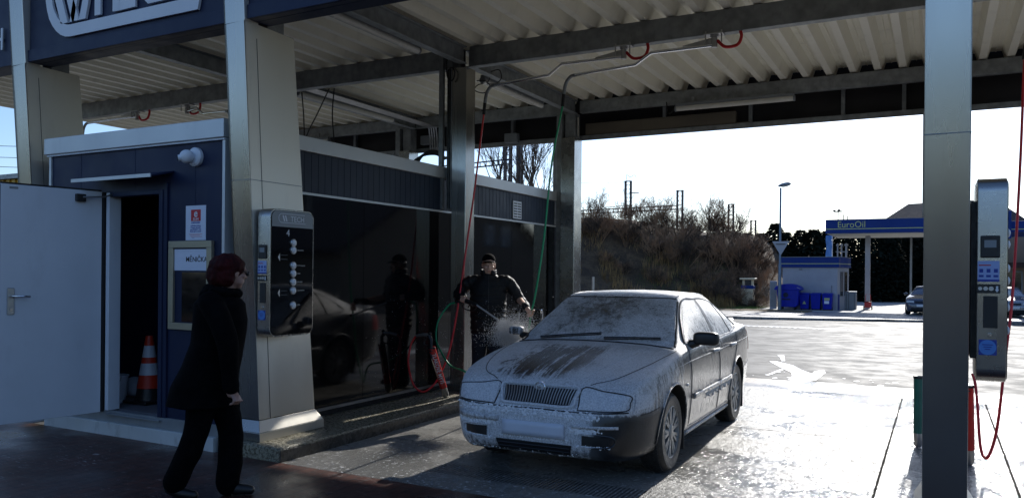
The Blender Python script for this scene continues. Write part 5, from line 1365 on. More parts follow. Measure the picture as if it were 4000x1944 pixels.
for s in (-1, 1):
    MB().ball(tuple(hat_(s*.033, .070, .012)), (.0075, .007, .0042), 12, 8).out('eye', 'black', man, 60, 0, False)
    MB().ball(tuple(hat_(s*.034, .082, .030)), (.014, .005, .0022), 12, 6).out('eyebrow', 'grey', man, 60, 0, False)
MB().tube([hat_(-.020, .093, -.058), hat_(0, .0955, -.0575), hat_(.020, .093, -.058)], .0022, 5).out('mouth', 'redtube', man, 50, 0, False)
mb = MB()
for s in (-1, 1): mb.ball(tuple(hat_(s*.068, -.035, .018)), (.014, .045, .035), 14, 8)
mb.ball(tuple(hat_(0, -.085, .0)), (.06, .03, .05), 14, 8); ch(mb, 'hair', 'grey', .007, 2)

# --- woman with red hair walking past, seen from behind
WT_L, WT_R = (.365, -.962, .004), rad(28)
mb = MB(); fxw = (1, 1.0, 0); hw = head(mb, (.085, .012, 1.625), fxw, .12)
limb(mb, [(.015, 0, 1.40), (.04, 0, 1.48), (.07, .01, 1.57)], [.065, .055, .052])
loft(mb, dense([((-.03, 0, .78), .10, .15), ((-.01, 0, 1.05), .10, .14), ((0, 0, 1.3), .11, .16), ((0, 0, 1.42), .07, .10)]))
limb(mb, [(.0, -.185, 1.40), (.135, -.235, 1.13), (.145, -.215, .84), (.155, -.20, .775)], [.05, .04, .026, .028])
limb(mb, [(.02, .19, 1.40), (-.07, .25, 1.14), (-.06, .25, .88), (-.055, .245, .80)], [.05, .04, .026, .028])
fist(mb, (.172, -.195, .735), (.35, .9, -.1), (.6, -.2, .5), .018, .5); fist(mb, (-.05, .24, .75), (.2, 1, 0), (.6, .2, .5), .018, .5)
limb(mb, [(-.05, .08, .82), (.065, .07, .46), (.06, .05, .10)], [.085, .055, .04]); limb(mb, [(.05, .05, .05), (.18, .07, .035)], [.026, .022])
limb(mb, [(-.07, -.08, .82), (-.145, -.07, .47), (-.285, -.08, .13)], [.085, .055, .04]); limb(mb, [(-.295, -.08, .08), (-.185, -.07, .032)], [.026, .020])
wom = melt(mb, 'person', 'skinw', None, .0055, 2)
wom.location = WT_L; wom.rotation_euler = (0, 0, WT_R); wom.scale = (.975,)*3; ROOT[wom.name] = Matrix.Translation(WT_L) @ Matrix.Rotation(WT_R, 4, 'Z')
tag(wom, 'woman with short red hair, sunglasses and long black coat walking past the building', 'person')
def cw(mb, name, mat, vox, sm=3, wr=0.0, ws=8): return melt(mb, name, mat, wom, vox, sm, False, wr, ws)
mb = MB()
loft(mb, dense([((-.110, 0, .665), .225, .235), ((-.095, 0, .80), .212, .23), ((-.050, 0, .95), .188, .215), ((-.010, 0, 1.12), .172, .205), ((.008, 0, 1.28), .170, .212), ((.003, 0, 1.40), .160, .20), ((.003, 0, 1.455), .120, .15), ((.02, 0, 1.505), .078, .085)], 6), 32)
limb(mb, [(.0, -.165, 1.42), (.07, -.215, 1.30), (.135, -.235, 1.13), (.142, -.222, .98), (.148, -.21, .83)], [.075, .078, .068, .060, .056], 16, 8)
limb(mb, [(0, .165, 1.42), (-.02, .22, 1.3), (-.07, .25, 1.14), (-.07, .25, 1.0), (-.06, .25, .88)], [.075, .078, .068, .06, .056], 16, 8)
mb.v = [(x*1.10-.005, y, z) for x, y, z in mb.v]; cw(mb, 'coat', 'coat', .010, 4, .012, 6)
mb = MB()
P = [(.02+.095*math.cos(a), .112*math.sin(a), 1.490+.018*math.cos(a+math.pi)) for a in [2*math.pi*i/28 for i in range(28)]]
mb.tube(P+[P[0]], .036, 10); mb.ball((-.085, 0, 1.455), (.055, .11, .07), 18, 10); cw(mb, 'fur_collar', 'coat', .010, 2, .012, 30)
mb = MB()
loft(mb, dense([((-.09, 0, .66), .13, .16), ((-.08, 0, .86), .12, .15)]))
limb(mb, [(-.04, .07, .80), (.058, .07, .46), (.048, .05, .085)], [.115, .088, .086]); limb(mb, [(-.08, -.07, .80), (-.150, -.07, .45), (-.285, -.08, .12)], [.115, .088, .084])
cw(mb, 'trousers', 'coat', .010, 3, .010, 8)
for P_ in ([(.02, .05, .045), (.10, .06, .045), (.205, .075, .034)], [(-.32, -.08, .085), (-.25, -.075, .05), (-.155, -.065, .030)]):
    mb = MB(); limb(mb, P_, [.044, .044, .034]); mb.v = [(a, b_, max(.002, c)) for a, b_, c in mb.v]; cw(mb, 'shoe', 'shoe', .008, 2)
mb = MB()
mb.ball((.045, -.002, 1.665), (.128, .112, .098), 26, 16); mb.ball((-.005, -.01, 1.60), (.092, .105, .10), 22, 14); mb.ball((.06, -.065, 1.60), (.075, .045, .085), 20, 12); mb.ball((.04, .06, 1.60), (.075, .045, .085), 18, 12)
cw(mb, 'hair', 'hair', .007, 3, .010, 26)
P = [hw(-.080, -.02, .012), hw(-.070, .062, .012), hw(-.040, .094, .010), hw(0, .106, .008), hw(.040, .094, .010), hw(.070, .062, .012), hw(.080, -.02, .012)]
MB().tube(spline(P, 4), .004, 6).out('sunglasses', 'black', wom, 50, 0, False)
for q in (-1, 1): MB().ball(tuple(hw(q*.036, .096, .002)), (.018, .018, .019), 14, 8).out('sunglass_lens', 'glassblk', wom, 60, 0, False)

# ------------------------------------------------------------------ spray from the lance
R_ = random.Random(11); mb = MB(); tip = Vector((.39, 3.10, 1.035)); dr_ = Vector((.62, -.55, -.38)).normalized()
def drop(p, r):
    mb.add([(p.x, p.y, p.z+r), (p.x+r, p.y, p.z-.4*r), (p.x-.5*r, p.y+.87*r, p.z-.4*r), (p.x-.5*r, p.y-.87*r, p.z-.4*r)], [(0,1,2), (0,2,3), (0,3,1), (1,3,2)])
side_ = dr_.orthogonal().normalized(); s2 = dr_.cross(side_)
for i in range(44000):
    t = R_.random()**.75*.60; sp = .04+t*.54; a = R_.uniform(0, 6.283); q = abs(R_.gauss(0, .5))*sp
    p = tip+dr_*t+side_*math.cos(a)*q+s2*math.sin(a)*q
    if t > .35: p += Vector((R_.gauss(0, .05), R_.gauss(0, .05), abs(R_.gauss(0, .06))))
    if p.z < .80: continue
    drop(p, R_.choice((.0016, .0022, .0028, .0036, .0050)))
for i in range(700):                       # drops drifting beside the car in front of the dark glass
    p = Vector((R_.uniform(-.55, .9), R_.uniform(1.6, 3.6), R_.uniform(.2, 1.35)))
    drop(p, R_.choice((.0015, .002, .003)))
single(mb, 'water_spray', 'droplet', 'white cloud of spray and drops between the lance and the bonnet', 'spray', (.3, 3.3, .9), kind='stuff')
# ------------------------------------------------------------------ embankment
def sstep(a, b_, x):
    t = min(1, max(0, (x-a)/(b_-a))); return t*t*(3-2*t)
def hz(x, y):
    d = (x+4.8)*-.62 + (y-45)*.785
    h = 5.95*sstep(-2.6, 8.5, d)*sstep(-2.5, -8.0, x) + .25*mnoise.noise((x*.35, y*.35, 0))*sstep(-2, 2, d)
    return -.47 + h - .9*sstep(-16, -9, x)*sstep(4, 9, d)
mb = MB(); xs = [-120, -90, -70, -58, -48, -42]+[-38+i*.7 for i in range(52)]; ys = [28+i*.8 for i in range(52)]+[72, 80, 100, 140]
mb.v = [(x, y, hz(x, y)) for y in ys for x in xs]
for j in range(len(ys)-1):
    for i in range(len(xs)-1):
        a = j*len(xs)+i; mb.f.append((a, a+1, a+1+len(xs), a+len(xs))); mb.m.append(0)
hill = mb.out('hill', mat_soil('embankment_soil', (.07, .046, .028), (.16, .105, .055), .9), None, 60); tag(hill, kind='structure')

# dry grass: nobody could count the blades
R_ = random.Random(5); mb = MB()
for i in range(19000):
    x = R_.uniform(-24, -5.5); yb = 45-(x+4.8)*-.62*-1/.785 if False else None
    d = R_.uniform(-2.4, 3.2) if R_.random() < .7 else R_.uniform(3, 9)
    y = 45+(d+(x+4.8)*.62)/.785
    if y < 30 or mnoise.noise((x*.55, y*.55, 3)) < -.02 or (y > 44.8 and x > -15): continue
    z = hz(x, y); h = R_.uniform(.25, .85)*(1 if d < 3.2 else .7); a = R_.uniform(0, 6.28); w_ = R_.uniform(.008, .018)
    ox, oy = R_.gauss(0, .12), R_.gauss(0, .12); cx, sx = math.cos(a)*w_, math.sin(a)*w_
    mb.add([(x-cx, y-sx, z-.03), (x+cx, y+sx, z-.03), (x+ox*.5+cx*.7, y+oy*.5+sx*.7, z+h*.6), (x+ox*.5-cx*.7, y+oy*.5-sx*.7, z+h*.6), (x+ox, y+oy, z+h)], [(0,1,2,3), (3,2,4)])
tag(mb.out('dry_grass', 'grass', None), 'dry golden grass growing in tufts on the embankment slope', 'grass', kind='stuff')
mb = MB(); R_ = random.Random(9)
for i in range(5000):
    x, y = R_.uniform(-11.5, -4.3), R_.uniform(41.1, 47); h = R_.uniform(.04, .12); a = R_.uniform(0, 6.28); cx, sx = math.cos(a)*.012, math.sin(a)*.012
    z = max(-.31, hz(x, y)); mb.add([(x-cx, y-sx, z), (x+cx, y+sx, z), (x+R_.gauss(0, .03), y, z+h)], [(0,1,2)])
tag(mb.out('lawn_grass', M('lawn_blade', (.13, .19, .03), .7, 0, .3, 2), None), 'short green grass beside the beige fuel pump', 'grass', kind='stuff')

# ------------------------------------------------------------------ bare shrubs and trees
def grow(mb, p, d, L, r, depth, R, spread=.5, up=.12, n=4, kids=(3, 4), shrink=.68, mmain=0):
    segs = 3; pts = [p]; rs = [r]; q = p.copy(); dd = d.copy()
    for i in range(segs):
        dd = (dd+Vector((R.gauss(0, .13), R.gauss(0, .13), R.gauss(0, .08)+up*.5))).normalized(); q = q+dd*(L/segs); pts.append(q.copy()); rs.append(r*(1-.45*(i+1)/segs))
    mb.tube(pts, rs, n if depth > 1 else 3, mmain, False)
    if depth <= 0: return
    for k in range(R.randint(*kids)):
        t = R.uniform(.3, 1.0); i = min(int(t*segs), segs-1); b_ = pts[i].lerp(pts[i+1], t*segs-i)
        ax = Vector((R.gauss(0, 1), R.gauss(0, 1), R.gauss(0, .6))).normalized()
        nd = (dd*(1-spread)+ax*spread+Vector((0, 0, up))).normalized()
        grow(mb, b_, nd, L*shrink*R.uniform(.75, 1.2), max(r*.55, .006), depth-1, R, spread, up, n, kids, shrink, mmain)
def shrub(seed, h, stems, label):
    R = random.Random(seed); t = thing('bare_shrub', label, 'shrub', (0, 0, 0), 0, 'bare shrubs on the embankment')
    for q in range(2):
        mb = MB()
        for i in range(stems//2):
            a = R.uniform(0, 6.28); o = Vector((math.cos(a)*R.uniform(0, .35), math.sin(a)*R.uniform(0, .35), -.1)); d = Vector((math.cos(a)*R.uniform(.15, .9), math.sin(a)*R.uniform(.15, .9), 1)).normalized()
            grow(mb, o, d, h*.46*R.uniform(.7, 1.1), .028 if q == 0 else .02, 3, R, .52, .16, 4, (4, 6), .60)
        mb.out('stems' if q == 0 else 'twigs', 'twig_dark' if q == 0 else 'twig', t, False, 0, False)
    return t
SH = [shrub(21, 3.4, 12, ''), shrub(22, 2.8, 12, ''), shrub(23, 3.9, 12, '')]
spots = [(-19.6, 41.0, 1, .8), (-18.0, 43.2, 0, .9), (-16.6, 41.2, 1, .95), (-15.8, 45.5, 2, .78), (-14.6, 43.0, 0, .9), (-13.6, 46.6, 1, 1.05), (-12.9, 43.8, 2, .95), (-11.9, 46.4, 0, 1.05), (-11.0, 43.6, 1, 1.15), (-10.3, 46.8, 2, .95), (-9.4, 44.6, 0, 1.15), (-8.9, 47.6, 2, 1.15), (-7.9, 45.6, 1, 1.3), (-7.6, 48.4, 2, 1.2), (-6.6, 46.8, 0, 1.15), (-6.1, 49.2, 1, 1.35), (-5.3, 46.2, 1, 1.05), (-21.5, 44, 2, .7), (-12.2, 41.6, 1, .6), (-10.2, 41.8, 0, .55)]
words = ['low and sparse, beside the rear column', 'grey brown, second from the rear column', 'thin and upright in front of the lattice mast', 'taller, right of the first lattice mast', 'forked, leaning over the golden grass', 'dense, at the ridge between the two masts', 'dark and tangled above the car roof', 'broad, under the gantry girder', 'thick, halfway up the slope', 'twiggy, just under the second lattice mast', 'wide and dark in the middle of the bank', 'tall, right of the second mast', 'dense and round above the car boot', 'tallest of the bank, in front of the third mast', 'dark, in the gap left of the conifers', 'large, touching the first conifer', 'rounded, directly behind the beige fuel pump', 'sparse, farthest left on the bank', 'small, among the golden grass', 'small, at the foot of the bank near the verge']
for i, ((x, y, k, s), wd) in enumerate(zip(spots, words)):
    if i < 3:
        pass
    c = dup(SH[k], (x, y, hz(x, y)-.1), i*1.7, 'bare shrub, '+wd, 'bare shrubs on the embankment', s)
R_ = random.Random(8); k = 0
while k < 46:
    x = R_.uniform(-22, -4.6); d = R_.uniform(-1.6, 6.5); y = 45+(d+(x+4.8)*.62)/.785
    if y < 40.5 or (y < 43.4 and x < -7.5 and R_.random() < .75): continue
    dup(SH[k % 3], (x, y, hz(x, y)-.15), k*2.3, 'low brown scrub bush among many like it, covering the slope of the bank', 'low scrub covering the bank', (s_ := R_.uniform(.42, .72), s_, s_*.8)); k += 1
for s in SH:
    for c in list(s.children): bpy.data.objects.remove(c)
    bpy.data.objects.remove(s)
def bare_tree(seed, loc, h, label):
    R = random.Random(seed); t = thing('bare_tree', label, 'tree', loc, 0, 'bare trees behind the equipment building')
    mb = MB(); tr = [Vector((0, 0, -.2))]
    for i in range(6): tr.append(tr[-1]+Vector((R.gauss(0, .12), R.gauss(0, .12), h*.11)))
    mb.tube(tr, [.16*(1-i*.12) for i in range(7)], 7); mb.out('trunk', 'twig_dark', t, False, 0, False)
    mb = MB()
    for i in range(11):
        b_ = tr[R.randint(1, 6)]; a = R.uniform(0, 6.28); grow(mb, b_, Vector((math.cos(a)*.45, math.sin(a)*.45, .9)).normalized(), h*.36*R.uniform(.6, 1.1), .045, 3, R, .34, .14, 4, (3, 4), .66)
    mb.out('crown', 'twig_dark', t, False, 0, False); return t
bare_tree(31, (-17.9, 39.6, 4.2), 7.6, 'bare tree seen through the gap between middle and rear columns, right of the mast')
bare_tree(32, (-20.6, 40.6, 5.0), 6.4, 'bare tree seen in the gap between middle and rear columns, left of the mast')
bare_tree(33, (-15.6, 37.2, 2.2), 7.0, 'bare tree mostly hidden behind the rear column, its twigs showing at the right side')

# ------------------------------------------------------------------ dark conifers
def conifer(seed, h, r, n=2600):
    R = random.Random(seed); t = thing('conifer', '', 'tree', (0, 0, 0), 0, 'dark conifers behind the filling station')
    mb = MB(); mb.tube([(0, 0, -.1), (0, 0, h*.92)], [.11, .03], 7); mb.out('trunk', 'twig_dark', t, False, 0, False)
    mb = MB()
    for i in range(n):
        z = h*(R.random()**1.15)*.97+.1; rr_ = r*(1-(z/h)**2.6)*(.72+.34*mnoise.noise((z*1.7+seed, i % 7, 0)))+.10
        a = R.uniform(0, 6.28); q = rr_*math.sqrt(R.uniform(.25, 1.0)); p = Vector((math.cos(a)*q, math.sin(a)*q, z))
        o = Vector((math.cos(a), math.sin(a), R.uniform(-.5, .35))).normalized(); s_ = o.cross(Vector((0, 0, 1))).normalized(); L = R.uniform(.14, .36); w_ = R.uniform(.05, .11)
        mb.add([tuple(p-s_*w_*.5), tuple(p+s_*w_*.5), tuple(p+o*L*.6+s_*w_), tuple(p+o*L+Vector((0, 0, -.05))), tuple(p+o*L*.6-s_*w_)], [(0,1,2,3,4)])
    mb.out('crown', 'conifer', t, False, 0, False); return t
CF = [conifer(41, 5.1, 1.5, 4200), conifer(42, 4.7, 1.6, 4200), conifer(43, 5.6, 1.35, 4200)]
cspots = [(-8.3, 52.4, 1, .96), (-7.2, 53.2, 0, .96), (-6.0, 52.2, 1, 1.02), (-5.4, 53.8, 2, 1.0), (-4.5, 52.4, 1, 1.03), (-3.5, 52.6, 0, .98), (-2.6, 52.2, 1, 1.06), (-1.8, 52.8, 0, .97), (-.8, 52.4, 1, .98), (.1, 52.8, 0, .95), (1.0, 52.4, 1, .98), (1.9, 52.8, 0, .95), (2.8, 56.5, 1, 1.0), (3.7, 56.8, 0, 1.0), (4.6, 56.4, 1, 1.0), (5.5, 56.8, 0, 1.0), (6.4, 56.4, 1, 1.0), (2.1, 55.5, 1, 1.0)]
cw_ = ['first behind the bare shrubs', 'second from the left of the row', 'broad, left of the lamp post', 'tallest, with a ragged top behind the street lamp', 'broad, directly behind the yield sign', 'behind the left end of the kiosk roof', 'wide, above the kiosk roof', 'beside the left edge of the station canopy', 'behind the blue banner', 'behind the white vent pipes', 'under the canopy, left of its front pillar', 'under the canopy, right of its front pillar', 'under the canopy, left of the thin rear pillar', 'under the canopy, right of the thin rear pillar', 'under the canopy above the dark parked car', 'behind the near right column, left part', 'behind the near right column, right part', 'filling the gap under the canopy by the rear pillar']
for (x, y, k, s), wd in zip(cspots, cw_): dup(CF[k], (4.83+(x-4.83)*1.167, y*1.167+.8, -.42), x*2.1, 'dark conifer, '+wd, 'dark conifers behind the filling station', (s*1.25, s*1.25, s*1.14))
for s in CF:
    for c in list(s.children): bpy.data.objects.remove(c)
    bpy.data.objects.remove(s)

# ------------------------------------------------------------------ railway masts and wires
def mast(x, y, z0, z1, label, w_=.42, arm=0, top_frame=False):
    t = thing('catenary_mast', label, 'mast', (x, y, z0), 0, 'lattice railway masts on the embankment')
    mb = MB()
    for s in (-1, 1): mb.box(x+s*w_/2-.05, x+s*w_/2+.05, y-.06, y+.06, z0, z1); mb.box(x+s*w_/2-.05, x+s*w_/2+.05, y+.20, y+.26, z0, z1)
    z = z0+.2
    while z < z1-.05: mb.box(x-w_/2+.05, x+w_/2-.05, y-.05, y-.02, z-.022, z+.022); z += .34
    mb.box(x-w_/2-.06, x+w_/2+.06, y-.07, y+.27, z1, z1+.06); mb.out('lattice', 'mast', t)
    if arm:
        MB().tube([(x, y, z0+(z1-z0)*.42+.5), (x+arm, y, z0+(z1-z0)*.42+.38)], .028, 6).out('arm', 'mast', t); MB().tube([(x, y, z0+(z1-z0)*.42-.5), (x+arm, y, z0+(z1-z0)*.42+.38)], .022, 6).out('arm_stay', 'mast', t)
    if top_frame:
        MB().box(x+w_/2, x+.95, y-.05, y+.05, z1-1.0, z1-.93).out('bracket', 'mast', t); MB().tube([(x+w_/2, y, z1-1.7), (x+.6, y, z1-1.0)], .02, 5).out('bracket_stay', 'mast', t)
        MB().tube(spline([(x-.1, y, z1), (x-.12, y, z1+.55), (x+.2, y, z1+.35), (x+.55, y, z1+.5), (x+.75, y, z1+.25)], 5), .022, 5).out('insulator_horn', 'mast', t)
        MB().tube(spline([(x-.3, y, z1+.4), (x-.42, y, z1-.3), (x-.35, y, z1-.8)], 6), .012, 5).out('jumper_cable', 'mast', t)
    return t
mast(-17.88, 57.7, 5.0, 9.25, 'lattice railway mast with horned top and side bracket, left one above the bank', .46, -2.1, True)
mast(-13.5, 57.7, 4.6, 8.3, 'plain lattice railway mast carrying the right end of the gantry girder', .42, -1.9)
mast(-10.6, 62.8, 4.4, 7.5, 'shorter lattice railway mast rising behind the bare shrubs', .40)
mast(-9.8, 68.0, 4.2, 6.45, 'smallest, farthest lattice mast above the conifer tops', .40)
mast(-19.85, 40.4, 4.6, 11.5, 'tall lattice mast seen through the gap between middle and rear columns', .40)
mast(-19.0, 40.4, 4.6, 11.5, 'solid looking mast standing close beside the lattice one in the column gap', .22)
gt = thing('gantry_girder', 'long lattice gantry girder between the two nearer railway masts', 'girder', (-18, 57.6, 6.8))
def girder(t, a, c):
    a, c = Vector(a), Vector(c); L = (c-a).length; n_ = int(L/.45); d = (c-a)/n_
    mb = MB(); mb.tube([a, c], .045, 4); mb.tube([a+Vector((0, 0, .30)), c+Vector((0, 0, .30))], .045, 4); 
    for i in range(n_+1): mb.tube([a+d*i, a+d*i+Vector((0, 0, .30))], .035, 4)
    mb.out('lattice', 'mast', t)
girder(gt, (-24.5, 57.6, 6.62), (-13.7, 57.6, 6.82))
gt2 = thing('gantry_girder', 'lattice girder reaching left from the tall mast in the column gap', 'girder', (-22, 40.4, 8.6)); girder(gt2, (-26, 40.4, 8.45), (-19.6, 40.4, 8.65))
def wire(a, c, sag, label, r=.011):
    a, c = Vector(a), Vector(c); P = [a.lerp(c, i/16)-Vector((0, 0, 4*sag*(i/16)*(1-i/16))) for i in range(17)]
    single(MB().tube(P, r, 4), 'overhead_wire', 'mast', label, 'wire', tuple(a), 'overhead railway wires')
wire((-17.7, 57.7, 7.0), (-13.6, 57.7, 8.1), .05, 'thin wire rising from the horned mast to the plain mast'); wire((-17.9, 57.7, 9.0), (-19.6, 57.7, 6.9), .05, 'thin stay wire slanting left from the horned mast')
wire((-24, 57.7, 9.6), (-18, 57.7, 9.2), .15, 'thin wire reaching the horned mast from the left')
for i, zz in enumerate((9.6, 8.9, 8.3, 6.9, 6.5)):
    wire((-70, 24+i*1.4, zz+1.8), (-30, 38+i, zz+.8), .5, ('highest', 'second', 'third', 'fourth', 'lowest')[i]+' of the wires crossing the sky at the left edge', .02)

# ------------------------------------------------------------------ filling station
GZ = -.335
lp = thing('street_lamp', 'tall grey street lamp on the pavement before the blue bins', 'street lamp', (-3.0, 41.5, -.31))
MB().tube([(-3.0, 41.5, -.31), (-3.0, 41.5, 2.2), (-2.995, 41.5, 2.25), (-2.99, 41.5, 6.50)], [.10, .085, .065, .055], 12).out('post', 'postgrey', lp, smooth=50)
mb = MB(); mb.ball((-2.78, 41.5, 6.66), (.36, .16, .12), 20, 10); mb.v = [(a, b_, max(c+(a+2.78)*.18, 6.60+(a+2.78)*.18)) for a, b_, c in mb.v]; mb.out('lamp_head', 'postgrey', lp, smooth=60)
mb = MB(); mb.ball((-2.72, 41.5, 6.605), (.26, .12, .075), 18, 8); mb.v = [(a, b_, min(c+(a+2.78)*.18, 6.602+(a+2.78)*.18)) for a, b_, c in mb.v]; mb.out('lamp_bowl', 'tubelamp', lp, smooth=60)
ys_ = thing('yield_sign', 'back of a downward pointing triangular yield sign on the lamp post', 'sign', (-2.95, 41.38, 2.7))
MB().prism([(-3.40, 3.50), (-2.48, 3.50), (-2.92, 2.74), (-2.96, 2.74)], 1, 41.37, 41.385).out('plate', 'stationwhite', ys_, bevel=.004)
MB().box(-3.2, -2.68, 41.34, 41.369, 3.32, 3.36).out('bracket', 'black', ys_)
KA = rad(-7.7); kk = thing('kiosk', 'small whitewashed station kiosk with blue roof band and yellow stripe', 'kiosk', (-3.17, 43.45, GZ), KA)
MB().box(0, 3.05, 0, 2.6, 0, 2.42).out('wall', 'stationwhite', kk, world=False)
MB().box(-.08, 3.14, -.09, 2.7, 2.40, 2.98).out('roof_band', 'stationblue', kk, False, .01, False)
MB().box(-.083, 3.143, -.093, 2.703, 2.60, 2.635).out('stripe', 'stationyellow', kk, world=False); MB().box(-.10, 3.16, -.11, 2.72, 2.981, 3.01).out('roof_edge', 'grey', kk, world=False)
for y0 in (.55, 1.5):
    f_ = MB().box(3.045, 3.06, y0, y0+.75, .75, 2.2).out('window', 'grey', kk, world=False); MB().box(3.0605, 3.066, y0+.05, y0+.7, .8, 2.15).out('pane', 'carglass', f_, world=False)
MB().box(3.052, 3.075, .1, .42, 0, .9).out('blue_plinth', 'stationblue', kk, world=False)
MB().box(.95, 1.12, -.04, -.001, 2.24, 2.34).out('wall_lamp', 'grey', kk, world=False); MB().tube([(2.75, -.02, 0), (2.75, -.02, 1.4)], .02, 6).out('cable_riser', 'grey', kk, world=False)
MB().box(.02, .1, -.03, -.001, 2.42, 2.95).out('band_end', 'sticker', kk, world=False)
cb = thing('recycling_container', 'big blue recycling container with rounded lid behind the lamp post', 'container', (-2.65, 42.4, GZ))
MB().prism([(-3.25, .80), (-2.05, .80), (-2.12, -.05), (-2.22, -.17), (-3.08, -.17), (-3.18, -.05)], 1, 42.0, 42.85).out('body', 'binblue', cb, bevel=.03)
lid = [(-3.38, .78), (-3.37, .86)]+[(-2.64+.72*math.cos(rad(a)), .84+.29*math.sin(rad(a))) for a in range(170, 8, -12)]+[(-1.92, .84), (-1.90, .78)]
MB().prism(lid, 1, 41.96, 42.9).out('lid', 'binblue', cb, bevel=.012); MB().prism([(-2.15, .95), (-1.95, .865), (-1.95, .85), (-2.15, .93)], 1, 41.952, 41.958).out('lid_edge', 'lampglass', cb)
MB().lathe([(0, 0), (.14, 0), (.14, -.004), (0, -.004)], 20, (-2.75, 41.985, .50), 1).out('recycling_mark', 'navy', cb); MB().box(-2.95, -2.5, 41.99, 41.998, .22, .30).out('lettering_bar', 'navy', cb)
for x in (-3.0, -2.3):
    for y in (42.15, 42.7): MB().tube([(x-.03, y, GZ+.1), (x+.03, y, GZ+.1)], .10, 14).out('castor', 'rubber', cb)
def wbin(x, label, sticker):
    b_ = thing('wheelie_bin', label, 'bin', (x, 42.75, GZ), 0, 'blue wheelie bins beside the kiosk')
    MB().hexa([(x-.22, 42.55, GZ+.06), (x+.22, 42.55, GZ+.06), (x+.22, 43.0, GZ+.06), (x-.22, 43.0, GZ+.06), (x-.27, 42.48, .54), (x+.27, 42.48, .54), (x+.27, 43.05, .54), (x-.27, 43.05, .54)]).out('body', 'binblue', b_, bevel=.02)
    MB().hexa([(x-.285, 42.46, .545), (x+.285, 42.46, .545), (x+.285, 43.08, .545), (x-.285, 43.08, .545), (x-.25, 42.50, .60), (x+.25, 42.50, .60), (x+.25, 43.06, .64), (x-.25, 43.06, .64)]).out('lid', 'binblue', b_, bevel=.015)
    for s in (-1, 1): MB().tube([(x+s*.24, 43.02, GZ+.1), (x+s*.19, 43.02, GZ+.1)], .10, 14).out('wheel', 'rubber', b_)
    if sticker == 1: MB().prism([(x-.10, .0), (x+.10, .0), (x, .18)], 1, 42.505, 42.512).out('sticker', 'stationyellow', b_)
    if sticker == 2: MB().box(x-.15, x+.13, 42.490, 42.497, .24, .36).out('sticker', 'stationyellow', b_); MB().box(x-.15, x+.10, 42.498, 42.506, .04, .20).out('sticker', 'paper', b_)
wbin(-1.83, 'blue wheelie bin with a yellow triangle sticker, next to the rounded container', 1); wbin(-1.23, 'plain blue wheelie bin between the two with stickers', 0); wbin(-.62, 'blue wheelie bin with yellow and white labels, nearest the kiosk corner', 2)
def cab(x, label):
    c = thing('grey_cabinet', label, 'cabinet', (x, 45.0, GZ), 0, 'grey cabinets right of the kiosk')
    MB().box(x-.24, x+.24, 44.7, 45.3, GZ, .66).out('body', 'grey', c, bevel=.04); MB().box(x-.25, x+.25, 44.69, 45.31, .662, .71).out('lid', 'postgrey', c, bevel=.015)
    for s in (-1, 1): MB().box(x+s*.15-.01, x+s*.15+.01, 44.69, 44.699, GZ+.05, .6).out('door_seam', 'black', c)
cab(.02, 'grey metal cabinet touching the kiosk corner'); cab(.44, 'grey metal cabinet standing right of its twin, in the sun')
c = thing('utility_box', 'pale narrow utility box between lamp post and container', 'utility box', (-3.62, 43.2, GZ)); MB().box(-3.80, -3.45, 43.0, 43.3, GZ, 1.28).out('body', 'stationwhite', c, bevel=.01); MB().box(-3.77, -3.48, 42.99, 42.999, GZ+.1, 1.2).out('door', 'grey', c)
fp_ = thing('fuel_pump', 'old beige fuel pump with blue band standing alone by the bank', 'fuel pump', (-5.28, 44.2, -.31))
MB().box(-5.72, -4.84, 43.8, 44.6, -.33, -.22).out('base', 'kerb', fp_, bevel=.01); MB().box(-5.62, -4.94, 43.9, 44.5, -.219, .78).out('cabinet', 'beige', fp_, bevel=.02); MB().box(-5.64, -4.92, 43.88, 44.52, .781, .98).out('blue_band', 'stationblue', fp_, bevel=.01)
for x in (-5.54, -5.02): MB().box(x-.06, x+.06, 44.1, 44.3, .981, 1.32).out('upright', 'beige', fp_)
MB().box(-5.45, -5.11, 44.12, 44.28, 1.0, 1.30).out('display', 'black', fp_); MB().box(-5.74, -4.82, 43.9, 44.5, 1.321, 1.43).out('top', 'beige', fp_, bevel=.02); MB().tube([(-4.92, 44.0, .3), (-4.86, 43.95, .5), (-4.90, 43.95, .75)], .03, 8).out('nozzle', 'black', fp_)
st = thing('station_canopy', 'blue filling station canopy with yellow lettering and stripe on a white pillar', 'canopy', (3.5, 48, GZ))
MB().box(-.90, 7.6, 43.88, 49.6, 4.02, 4.78).out('fascia', 'stationblue', st, bevel=.01); MB().box(-.92, 7.62, 43.86, 49.62, 4.781, 4.81).out('roof_edge', 'grey', st)
MB().box(-.80, 7.5, 43.98, 49.5, 3.985, 4.018).out('soffit', 'soffit', st); MB().box(-.903, 7.603, 43.872, 43.879, 4.245, 4.285).out('stripe', 'stationyellow', st)
text('lettering', 'EuroOil', .50, 'stationyellow', st, (-.27, 43.868, 4.345), (1,0,0), (0,0,1), .004, 'LEFT', sx=.93)
MB().box(1.0, 1.27, 46.6, 46.87, GZ, 3.984).out('pillar', 'stationwhite', st, bevel=.01); MB().box(3.31, 3.43, 49.0, 49.12, GZ, 3.984).out('pillar', 'grey', st)
sb = MB().box(7.62, 8.16, 43.7, 43.86, 3.62, 5.08).out('sign_box', 'stationblue', st, bevel=.01)
MB().tube([(7.66+.34*math.cos(a), 43.69, 4.60+.34*math.sin(a)) for a in [2*math.pi*i/32 for i in range(33)]], .025, 6).out('ring_mark', 'stationyellow', sb)
